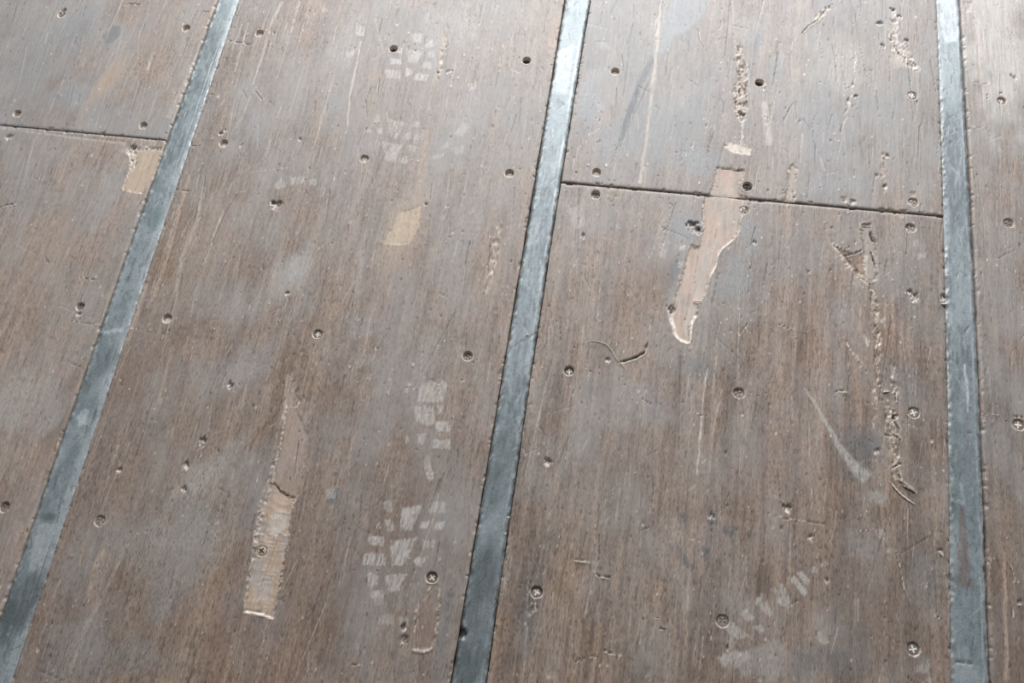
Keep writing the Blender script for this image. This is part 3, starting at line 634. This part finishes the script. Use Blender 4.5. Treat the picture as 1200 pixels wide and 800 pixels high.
for c in [(1031,27),(1034,53),(1063,47),(1055,19),(1046,11)]: on('C1', 'pit', c, 3.4, 2.4, c[0])
on('C1', 'blob', (1058,72), 22, 18, -30, RAW*1.05, .6, .7, 78, .5)
on('C1', 'crack', [(977,4),(966,14),(958,24),(947,31),(939,40)], 1.8, 1.8, .8, 1.2, DARK*.4, 79)
on('C1', 'torn', [(972,8),(962,17),(955,24)], [5,9,6], 1.2, PALE*.85, .7, 80, .5, 1)
on('C1', 'torn', [(931,193),(928,210),(924,236)], [6,8,10], 1.4, RAW*.9, .7, 81, .55, .9)
on('C1', 'raw', [(926,194),(935,194),(932,214),(931,237),(919,236),(923,214)], 1.0, RAW*.9, .7, 82, None, .9)
on('C1', 'torn', [(988,233),(1000,237)], [9,9], 1.2, RAW, .6, 83, .4, .8)
on('C1', 'torn', [(1036,180),(1034,205),(1037,225)], [6,7,5], .8, TAN*1.3, .4, 84, .7, .7)
for c in [(1040,183),(1027,205),(1037,218),(1003,112)]: on('C1', 'pit', c, 2.6, 1.8, c[0])
on('C1', 'torn', [(1003,60),(1000,95),(994,125),(986,155)], [2.5,3,3,2.5], .8, TAN*1.2, .4, 85, .8, .4)
on('C1', 'raw', [(1066,224),(1073,224),(1073,229),(1066,229)], 1.2, TAN, .6, 86, None, .9)
on('C1', 'crack', [(930,120),(924,130),(918,142)], 1.0, 1.2, .7, 0, DARK*.5, 87)
on('C1', 'crack', [(912,60),(910,75),(907,90)], 1.4, 1.2, .7, 0, DARK*.5, 88)
on('C1', 'crack', [(818,34),(820,48),(828,60)], 1.2, 1.2, .75, .4, DARK*.5, 89)
for p in [[(804,90),(818,101)],[(833,113),(845,118)],[(893,135),(908,142)],[(1043,78),(1043,95)]]: on('C1', 'crack', p, .8, .8, .6, 0, DARK*.5, 90)

# shallow sunk channel below a screw, fibres beaded along both sides
on('B', 'raw', [(500,684),(512,685),(515,705),(514,725),(510,745),(507,758),(484,760),(486,740),(489,720),(494,700)], .35, BROWN*1.06*np.array([1.06,.97,.93]), .2, 91, None, .08, 0, .4)
on('B', 'torn', [(512,686),(515,705),(513,725),(510,745),(507,757)], [3,4,4.5,4,3], .9, TAN, .5, 92, .55, 1.2)
on('B', 'torn', [(503,686),(500,696),(495,702)], [2.5,3,3], .8, TAN, .5, 93, .5, 1.1)
on('B', 'torn', [(489,714),(487,735),(485,755)], [4,3,2], .8, TAN, .45, 94, .5, 1.0)
on('B', 'scratch', [(482,761),(488,763),(496,763.5),(503,762),(507,759)], [2.5,3.4,3.6,3,1.5], RAW*1.15, .95, -1.1, .1, 95, .6)
on('B', 'crack', [(482,765),(492,767),(502,765)], 1.1, 1.0, .6, 0, DARK, 96)
on('B', 'pit', (472,733), 4, 2.2, 97); on('B', 'pit', (474,749), 4, 1.4, 98)
on('C2', 'torn', [(624,705),(625,712),(622,718)], [7,8,7], .9, RAW*.8, .6, 99, .5, .9)

# single splits, nicks and lifted lips
CR = [('C2',[(726,424.5),(735,422),(744,419),(752,415),(756,412.5)],2.4,3.4,.97,.9,-1),('C2',[(757,408),(759,401)],2.2,2,.9,0,1),('A1',[(146,6.5),(151,4.5),(157,4.5),(165,6.5)],1.6,1.6,.85,1.0,-1),
 ('A1',[(229,13.5),(238,13.5),(246,13.5)],.9,.8,.6,0,1),('B',[(267,47.5),(278,49.5),(297,53)],1.3,1.2,.75,.5,-1),('B',[(246,110),(260,111)],.8,.6,.5,0,1),('B',[(225,170.5),(234,171)],1.2,1.2,.8,0,1),('A1',[(178,154),(196,156)],.9,.8,.6,0,1),
 ('B',[(202,221),(222,224)],.9,.8,.7,0,1),('A2',[(0,243),(8,240),(18,239)],1.6,1.6,.8,.8,-1),('A2',[(92,324.5),(101,326),(112,327.5)],1.2,1.4,.8,.9,-1),('A2',[(39,207),(45,210.5)],1.4,1.4,.8,.5,1),('A2',[(53,302),(57,308)],1.6,1.2,.7,0,1),
 ('A2',[(80,423),(87,427),(97,430.5)],1.0,1.0,.75,0,1),('A2',[(83,376.5),(100,378.5),(117,380.5)],.8,.6,.45,.5,1),('B',[(122,461),(131,463)],1.4,1.0,.7,0,1),('B',[(150,385),(178,387)],.7,.5,.4,.5,1),('B',[(167,330),(176,331)],.8,.6,.5,0,1),
 ('C2',[(980,458.5),(986,457.5),(994,459)],1.4,1.8,.85,.9,-1),('C2',[(672,655.5),(680,656.5),(691,658.5)],1.6,1.2,.5,1.3,-1),('C2',[(697,671),(701,675),(709,675.5),(717,675.5)],1.5,1.6,.8,1.2,-1),('C2',[(704,664),(704,670)],1.0,1,.6,0,1),
 ('C2',[(675,775),(679,772.5),(682,774.5)],1.2,1.4,.8,.8,-1),('C2',[(692,770),(696,767.5),(699,771)],1.2,1.4,.8,.8,-1),('C2',[(708,762),(714,764),(720,767)],1.6,1.6,.85,.8,-1),('B',[(412,778.5),(418,778.5),(424,779)],1.1,1.2,.7,.8,-1),
 ('C2',[(1093,720.5),(1098,722),(1104,725)],1.2,1.4,.75,1.0,-1),('D',[(1167,305),(1176,299),(1189,293)],.9,.9,.7,0,1),('C2',[(752,466.5),(758,470),(764,474)],1.0,1.0,.8,0,1),('C2',[(806,480),(816,484),(829,489)],.8,.8,.65,.3,1),
 ('C2',[(702,624),(702,640),(701.5,656)],1.2,1.4,.8,0,1),('C2',[(640,540),(644,536)],2,1.6,.8,.8,1),('C2',[(754,620),(760,618)],1.2,1.2,.8,0,1),('C2',[(833,600),(834,625)],1.1,1.2,.6,0,1),('C2',[(995,625),(1010,623),(1024,620)],.8,.6,.5,.6,1),
 ('C2',[(1050,645),(1054,665),(1059,690),(1066,702)],[1.2][0],1,.5,.6,1),('C2',[(768,722),(773,724)],1.6,1.4,.85,.3,1),('C2',[(772,736),(779,736)],1.8,1.6,.85,.3,1),('C2',[(904,310),(909,317)],.9,.8,.7,0,1),('C2',[(912,380),(928,386),(933,398)],1.2,1,.6,.4,1),
 ('C2',[(900,602),(930,610),(968,613)],.9,.8,.5,.3,1),('C2',[(611,532),(628,525),(640,520)],1,.8,.4,.7,1),('B',[(540,445),(545,446.5)],.9,.8,.7,.4,-1),('B',[(300,107),(308,117)],2,1.4,.6,1,1),('B',[(338,345),(331,360),(326,378)],1.3,1.2,.6,.4,1),
 ('D',[(1185,665),(1188,680)],1.6,1.4,.8,.6,1),('D',[(1186,712),(1187,722)],1.4,1.2,.7,.5,1),('D',[(1140,95),(1160,99)],.8,.6,.4,.7,1),('D',[(1140,149),(1160,151)],.8,.5,.3,.9,1),('D',[(1150,485),(1170,487)],.8,.5,.3,.7,1)]
for i, q in enumerate(CR): on(q[0], 'crack', q[1], q[2], q[3], q[4], q[5], BLACK, i + 3, q[6])
PT = [('A1',(74,12),4,2.5),('A2',(10,160),5,1.2),('B',(324,239),6,3),('B',(319,237),3,3),('B',(271,450),4,2),('B',(237,517),4.6,2.4),('B',(219,544),4.2,2.6),('B',(215,573),4,1.8),('B',(139,550),3,1.6),('B',(337,343),3,1.6),('B',(526,83),3.5,2),
 ('B',(514,85),2.6,2),('C2',(642,541),3.6,2),('C2',(1071,346),5,2),('C2',(1072,352),3,1.5),('C2',(1106,348),4,2),('C2',(950,629),3.2,2),('C2',(922,595),4,2.2),('C2',(969,679),2.4,1.4),('C2',(834,602),4,2.2),('C2',(1027,528),3,1.6),('C2',(853,759),2,1.4),
 ('D',(1189,90),4.5,1.8),('D',(1173,109),2,1.6),('D',(1193,488),3,2),('B',(499,239),2,1.6),('B',(430,151),1.6,1.2),('B',(352,163),2,1.4),('C2',(683,276),3.2,1.6),('C2',(883,283),3,1.6),('C2',(1066,341),2.4,1.4),('C2',(713,422),2.6,1.6),('A2',(92,368),3,1.4),
 ('B',(259,156),3.5,2),('B',(264,153),2.5,1.6),('C1',(865,122),4,3),('C1',(869,132),4,3),('C2',(1102,645),3,1.6),('C2',(1050,489),3,2.6),('D',(1194,705),2.4,1.4)]
for i, q in enumerate(PT): on(q[0], 'pit', q[1], q[2], q[3], i * 1.7)
# grit glittering by the screws, holes, and the scatter of fine marks
for s in ALL:
    s.litter(*s.ln)
    s.holes(s.idx)

panels = {}
for k, s in PAN.items():
    o = s.build(M_WOOD, floor, .028); panels[k] = o

# ------------------------------------------------------------------ steel strips between the boards
def strip(num, a, b, label, seed, rl, rr, gl=1, gr=1, band=0):
    fl, fr = EF[a], EF[b]
    s = Sheet('trim_%d' % num, EN[a], EN[b], wav(fl, .0007 if num < 3 else .0003, seed + 20, .0005), wav(fr, -.0008 if num > 1 else .0001, seed + 21, .0005), Y0, Y1, const(Y0), const(Y1), (.0015, .0024))
    x, y = s.xx, s.yy
    u = ((s.X - s.lim[0]) / (s.lim[1] - s.lim[0]))[None, :] * np.ones_like(x)
    n1 = fbm(x * 55, y * 30, seed, 4); n2 = fbm(x * 240, y * 170, seed + 1, 3); n3 = fbm(x * 14, y * 7, seed + 2, 3); n4 = fbm(x * 420, y * 60, seed + 3, 3)
    st = np.array([.180, .212, .222]); lt = np.array([.29, .322, .332]); dk = np.array([.085, .102, .106])
    k = ss(.35, .68, n1)[..., None]; col = st * (1 - k * .6) + lt * k * .6
    k = (ss(.5, .72, n3 * .6 + n4 * .4) * .75)[..., None]; col = col * (1 - k) + dk * k
    s.col[:] = col * (.86 + .28 * n2)[..., None]
    s.rough[:] = .45 + .18 * (n1 - .5) + .12 * (n2 - .5)
    e = np.minimum(u / rl, (1 - u) / rr)
    s.h += -.0022 * (1 - np.clip(e, 0, 1)) ** 2.2 * np.where(u < .5, .3 + .7 * gl, .3 + .7 * gr) + (n1 - .5) * .0005 + (n2 - .5) * .0003 - .0004
    s.h -= (.0012 * gl * ss(.003, 0, s.X - s.lim[0]) + .0012 * gr * ss(.003, 0, s.lim[1] - s.X))[None, :]
    sl = np.s_[:, :]
    # crumbly dirt packed along the two edges
    wl = ss(.20, .03, u + (n1 - .5) * .15); d = ss(.52, .62, n2) * wl
    s.mix(sl, d * .8, np.array([.34, .34, .32])); s.h += d * .0009; s.mix(sl, wl * ss(.54, .66, fbm(x * 300, y * 160, seed + 6, 3)) * (.2 + .5 * gl), BLACK * 2)
    wr = ss(.16, .03, 1 - u + (n1 - .5) * .12); d = ss(.5, .62, fbm(x * 260, y * 120, seed + 7, 3)) * wr
    s.mix(sl, d * .75, np.array([.42, .44, .44])); s.h += d * .0007
    s.mix(sl, wr * ss(.56, .67, fbm(x * 300, y * 160, seed + 8, 3)) * (.2 + .45 * gr), BLACK * 2)
    # a broken paler, smoother line along the right shoulder
    ln = np.exp(-((u - (1 - rr)) / .025) ** 2) * ss(.38, .6, fbm(x * 60, y * 22, seed + 9, 3))
    s.mix(sl, ln * .55, np.array([.46, .49, .5])); s.rough -= ln * .1
    if band:   # the right shoulder is a paler bevel, parted from the flat by a dark line
        bm = ss(1 - rr - .02, 1 - rr + .03, u) * (.5 + .5 * ss(.3, .6, n1)); s.mix(sl, bm * band, np.array([.36, .385, .39]))
        dl = np.exp(-((u - (1 - rr) - .03) / .018) ** 2) * ss(.45, .62, fbm(x * 40, y * 16, seed + 11, 3)); s.mix(sl, dl * .6, dk * .6); s.h -= dl * .0005
    r = np.random.default_rng(seed)
    for i in range(90):   # scuffs and specks on the steel
        yy = r.uniform(-.12, 1.12); uu = r.uniform(.08, .92); x0 = float(fl(yy)) + uu * float(fr(yy) - fl(yy))
        a_ = r.normal(0, .5); L = r.uniform(.003, .022)
        P = np.array([[x0, yy], [x0 + math.sin(a_) * L, yy + math.cos(a_) * L]]); w_ = s.win(P, .003)
        if w_ is None: continue
        q, _, _ = dist_line(P, [.0005, .001], s.xx[w_], s.yy[w_]); m = ss(1.5, .4, q)
        if r.random() < .5: s.mix(w_, m * .45, np.array([.42, .44, .44]))
        else: s.mix(w_, m * .6, dk * .5); s.h[w_] -= m * .0004
    s.seed = seed
    return s, label

def rust(s, pts, k, wmm):
    s.scratch(pts, wmm, np.array([.16, .11, .10]), k, 0, .5, 3, 1)
st1, l1 = strip(1, 0, 1, 'grey steel strip with a pale bevelled right edge, next to the short torn tan patch', 7, .10, .24, .7, .15, .5)
st2, l2 = strip(2, 2, 3, 'grey steel strip down the middle of the floor, with dark open gaps along it', 8, .14, .14)
st3, l3 = strip(3, 4, 5, 'grey steel strip at the end of the wider dark board joint, reddish rust streaks low down', 9, .22, .16, .25, 1)
RUB = np.array([.30, .335, .35]); LITE = np.array([.50, .53, .54]); DK = np.array([.07, .082, .085])
st1.patch([(47,612),(66,614),(58,640),(45,668),(33,668),(38,640)], LITE * .8, .7, 2, .4, 1.5, 3)
st1.patch([(96,480),(104,478),(101,497),(92,500),(90,488)], LITE, .6, 1.5, .5, 1.5, 4)
st1.patch([(120,388),(144,383),(144,388),(122,392)], LITE, .6, 1.2, .4, 1, 5)
st1.patch([(150,318),(148,330),(142,345),(146,330)], DK, .6, 1.5, .4, 1, 6)
st1.blob((115,435), 16, 34, -20, DK * 1.4, .5, .7, 7); st1.blob((185,255), 16, 30, -20, np.array([.15,.2,.225]), .5, .7, 8); st1.blob((30,700), 18, 40, -20, DK * 1.1, .6, .7, 9); st1.blob((57,605), 14, 6, 0, DK * 1.2, .6, .6, 9)
st1.scratch([(158,300),(150,330),(146,325)], 4, DK, .5, .2, .5, 10)
st2.patch([(650,60),(672,52),(668,88),(664,110),(652,110)], LITE * .85, .4, 2, .4, 1.5, 11)
st2.blob((655,120), 14, 6, 0, DK * 1.5, .6, .6, 12); st2.blob((585,560), 22, 80, -8, DK * 1.1, .65, .8, 13); st2.blob((565,680), 22, 90, -8, DK * 1.0, .75, .8, 14); st2.blob((552,770), 24, 60, -8, DK * .9, .7, .8, 15); st2.blob((605,440), 14, 50, -8, DK * 1.7, .4, .8, 16)
st2.pit((539.5,741), 5, 5, 3, BLACK, False)
st3.patch([(1102,-4),(1123,-4),(1124,18),(1124,48),(1106,50),(1102,20)], LITE * 1.1, .45, 3, .4, 2, 18, rough=.42)
rust(st3, [(1127,590),(1128,620),(1131,660),(1133,690)], .75, [5,9,12,14]); rust(st3, [(1133,420),(1134,470),(1131,560)], .3, [5,5,6]); rust(st3, [(1124,640),(1124,690)], .4, [6,6])
st3.scratch([(1131,425),(1133,450),(1134,485)], [2,3,2], LITE, .75, 0, .3, 19)
st3.scratch([(1127,565),(1129,590),(1122,585)], [3,4,3], LITE * .8, .6, 0, .5, 20)
st3.crack([(1117,772),(1124,776),(1132,775),(1140,778)], 2.4, 1.5, .85, 0, DK * .5, 21)
st3.blob((1135,790), 14, 18, 0, LITE * .65, .6, .7, 22); st3.blob((1120,500), 6, 90, 0, DK * 1.4, .4, .8, 23); st3.blob((1112,560), 5, 60, 0, np.array([.13,.17,.16]), .6, .8, 24)
st3.crack([(1154,664),(1154.5,671)], 2.2, 3, .95, 0, BLACK, 25)
st3.scratch([(1150,610),(1152,650),(1154,690),(1156,745)], [3,3,4,4], LITE * .75, .65, 0, .45, 26)
for s, lab in ((st1, l1), (st2, l2), (st3, l3)):
    o = s.build(M_STEEL, None, .0285); o['kind'] = 'structure'; o['label'] = lab; o['category'] = 'steel strip'

# ------------------------------------------------------------------ screws: head with a sunk cross
def screw_mesh(kind):
    R = .0064; ns = 48; rad = [0, .0007, .0014, .0020, .0027, .0033, .0039, .0045, .0051, .0057, .0061, R, R]
    v = []; f = []; mats = []
    def cross(x, y):
        w_ = .00085
        return (abs(x) < w_ and abs(y) < .0040) or (abs(y) < w_ and abs(x) < .0040)
    for i, r in enumerate(rad):
        for j in range(ns):
            a = 2 * math.pi * j / ns; x, y = r * math.cos(a), r * math.sin(a)
            z = .0009 * (1 - (r / R) ** 2)
            if cross(x, y): z -= .0003 if kind in ('cross', 'pale') else .0014
            if i == len(rad) - 1: z = -.004
            v.append((x, y, z))
    for i in range(len(rad) - 1):
        for j in range(ns):
            a, b = i * ns + j, i * ns + (j + 1) % ns
            f.append((a, a + ns, b + ns, b))
            c = np.mean([v[q][:2] for q in f[-1]], axis=0); mats.append(1 if cross(*c) and i < 8 else 0)
    me = bpy.data.meshes.new('screw'); me.from_pydata(v, [], f); me.materials.append(M_HEAD[kind]); me.materials.append(M_SLOT[kind])
    me.polygons.foreach_set('material_index', mats)
    return me
SM = {k: screw_mesh(k) for k in M_HEAD}
for k, s in PAN.items():
    for i in s.idx:
        sc = SCREWS[i]; o = bpy.data.objects.new('screw', SM[sc[4]]); COL.objects.link(o); o.parent = panels[k]; o['label'] = 'cross-head steel screw sunk in its hole'
        o.location = (SXY[i, 0], SXY[i, 1], -sc[2] * .001 - .0006); f = sc[3] / 7.0
        o.scale = (f, f, 1); o.rotation_euler = (RNG.normal(0, .05), RNG.normal(0, .05), RNG.uniform(0, 6.28))

# ------------------------------------------------------------------ lifted fibres along the torn edges (too fine to pick apart)
def sliver(v, f, p, ang, L, wd, lift, z0):
    n = len(v); c, s_ = math.cos(ang), math.sin(ang)
    sec = [(0, .7), (.4, 1), (.8, .6), (1, .08)]
    for t, k in sec:
        bx, by, bz = p[0] + c * L * t, p[1] + s_ * L * t, z0 + lift * t * t
        h = wd * k
        v += [(bx - s_ * h, by + c * h, bz), (bx + s_ * h, by - c * h, bz), (bx, by, bz + h * 1.1)]
    for q in range(len(sec) - 1):
        for e in range(3):
            a = n + q * 3 + e; b = n + q * 3 + (e + 1) % 3; f.append((a, b, b + 3, a + 3))
    f.append((n, n + 2, n + 1)); m = n + 3 * (len(sec) - 1); f.append((m, m + 1, m + 2))
FR = {'C2': [G1[9:36] , [(1009,262),(1012,285),(1014,318),(1020,332)], [(1021,270),(1026,292),(1028,326)], [(975,286),(992,305),(1006,325),(1016,330)], [(1043,480),(1045,510),(1050,540),(1052,556)], [(1053,480),(1055,510),(1057,540),(1056,556)], [(1022,332),(1025,360),(1028,400),(1029,440)], [(1020,332),(1022,360),(1024,400)], [(1048,430),(1050,460)]],
      'C1': [G1[36:] + G1[:4], [(926,194),(923,214),(919,235)], [(935,194),(932,214),(931,236)], [(860,90),(858,120),(864,135)], [(876,90),(875,120)], [(1043,20),(1046,45),(1056,70)]],
      'B': [[(331,511),(320,557),(311,585),(303,610),(297,650),(287,702)], [(345,584),(338,629),(329,676),(321,722)], [(512,690),(515,705),(513,725),(508,755)]],
      'A2': [[(150,173),(154,183),(153,197),(149,206)], [(150,173),(170,173),(189,174)], [(143,222),(156,225),(168,227)]]}
for k, lines in FR.items():
    v, f = [], []
    for ln in lines:
        P = FP(ln)
        for a, b in zip(P[:-1], P[1:]):
            d = b - a; L = np.hypot(*d)
            for q in range(max(1, int(L / .0022))):
                if RNG.random() < .42: continue
                t = RNG.random(); p = a + d * t + RNG.normal(0, .0006, 2)
                an = math.atan2(d[1], d[0]) + RNG.normal(0, .7) + (math.pi if RNG.random() < .5 else 0)
                sliver(v, f, p, an, RNG.uniform(.0012, .0040), RNG.uniform(.0002, .00048), RNG.uniform(0, .0013), -.0002)
    me = bpy.data.meshes.new('frayed_fibres'); me.from_pydata(v, [], f); me.materials.append(M_FIBRE)
    o = bpy.data.objects.new('frayed_fibres', me); COL.objects.link(o); o.parent = panels[k]; o['kind'] = 'stuff'; o['label'] = 'pale frayed wood fibres along the torn edges'

# ------------------------------------------------------------------ loose bits lying on the boards
def tube(name, pts, rad, label, cat, material, zs=None, group=None, flat=1.0):
    P = FP(pts); n0 = len(P)
    t = np.linspace(0, n0 - 1, (n0 - 1) * 5 + 1)
    def cr(A):
        A = np.asarray(A, float); o_ = []
        for u in t:
            i = min(int(u), n0 - 2); w_ = u - i
            p0, p1, p2, p3 = A[max(i - 1, 0)], A[i], A[i + 1], A[min(i + 2, n0 - 1)]
            o_.append(.5 * ((2 * p1) + (p2 - p0) * w_ + (2 * p0 - 5 * p1 + 4 * p2 - p3) * w_ ** 2 + (3 * p1 - p0 - 3 * p2 + p3) * w_ ** 3))
        return np.array(o_)
    C = cr(P); Zs = cr(zs if zs is not None else [rad] * n0)
    v, f = [], []; org = C.mean(0)
    for i, c in enumerate(C):
        d = C[min(i + 1, len(C) - 1)] - C[max(i - 1, 0)]; d = d / (np.hypot(*d) + 1e-12)
        k = rad * (.25 + .75 * min(1, 4 * min(i, len(C) - 1 - i) / len(C) + .1)) * (1 + .25 * math.sin(i * 2.1))
        for e in range(6):
            a = math.pi * e / 3
            v.append((c[0] - org[0] - d[1] * math.cos(a) * k, c[1] - org[1] + d[0] * math.cos(a) * k, Zs[i] + math.sin(a) * k * flat))
        if i:
            for e in range(6):
                a, b = (i - 1) * 6 + e, (i - 1) * 6 + (e + 1) % 6; f.append((a, b, b + 6, a + 6))
    f.append(tuple(range(5, -1, -1))); m = len(v) - 6; f.append(tuple(range(m, m + 6)))
    me = bpy.data.meshes.new(name); me.from_pydata(v, [], f); me.materials.append(material)
    o = bpy.data.objects.new(name, me); COL.objects.link(o); o.location = (org[0], org[1], 0)
    o['label'] = label; o['category'] = cat
    group = group or {'splinter': 'loose splinters by the ragged torn line', 'wood chip': 'loose wood chips on the boards', 'grit': 'pale grit on the middle steel strip'}.get(cat)
    if group: o['group'] = group
    return o
tube('wood_fibre', [(688,402),(692,399.7),(702,400.5),(711,404),(717,411),(722,420),(728,427),(732,431),(734,438)], .00042, 'long thin curled pale fibre lying beside the short black split in the board', 'fibre', M_FIBRE, [.0005,.0006,.001,.0014,.0012,.001,.0008,.0006,.0005])
tube('wood_splinter', [(1042.5,564),(1048,571),(1055,578.5),(1063,585),(1072,591)], .0011, 'long pale splinter lying slanted at the lower end of the ragged torn line', 'splinter', M_FIBRE, None, None, .6)
tube('wood_splinter', [(1056,567.5),(1062,571),(1069,574.5),(1073,578)], .0012, 'short curled brown splinter beside the long pale slanted splinter', 'splinter', plain('brown_splinter', (.30, .22, .165), .75), [.0008,.0016,.0014,.0006])
tube('wood_splinter', [(1034,459.5),(1038,459),(1043,458.5)], .0012, 'stubby pale splinter lying across the ragged torn line, above a cross-slot screw', 'splinter', M_FIBRE)
tube('wood_chip', [(811.5,352.5),(816,353),(821.5,353.8)], .0014, 'stubby white chip with a dark underside on the large bare torn patch', 'wood chip', M_FIBRE, [.0008,.0014,.0016], None, .8)
tube('wood_chip', [(1103,356),(1106,356.5),(1110,355.5)], .0013, 'small pale chip caught at the edge of the steel strip with rust streaks', 'wood chip', M_CRUMB)
tube('wood_chip', [(1100.5,646),(1102,648),(1103,651)], .0013, 'tiny pale chip beside the rust-streaked steel strip, low down', 'wood chip', M_FIBRE)

for x, y, d, lab in ((596, 606, 1.5, 'larger pale crumb of grit on the middle steel strip, near its right gap'), (592.2, 625, 1.1, 'smaller pale crumb of grit on the middle steel strip, just below the larger one'),
                     (618, 392, 1.4, 'white crumb of grit on the middle steel strip, highest of three crumbs')):
    tube('grit_crumb', [(x - d, y), (x, y + .4), (x + d, y - .2)], .0010 * d / 1.3, lab, 'grit', M_CRUMB, None, None, .9)
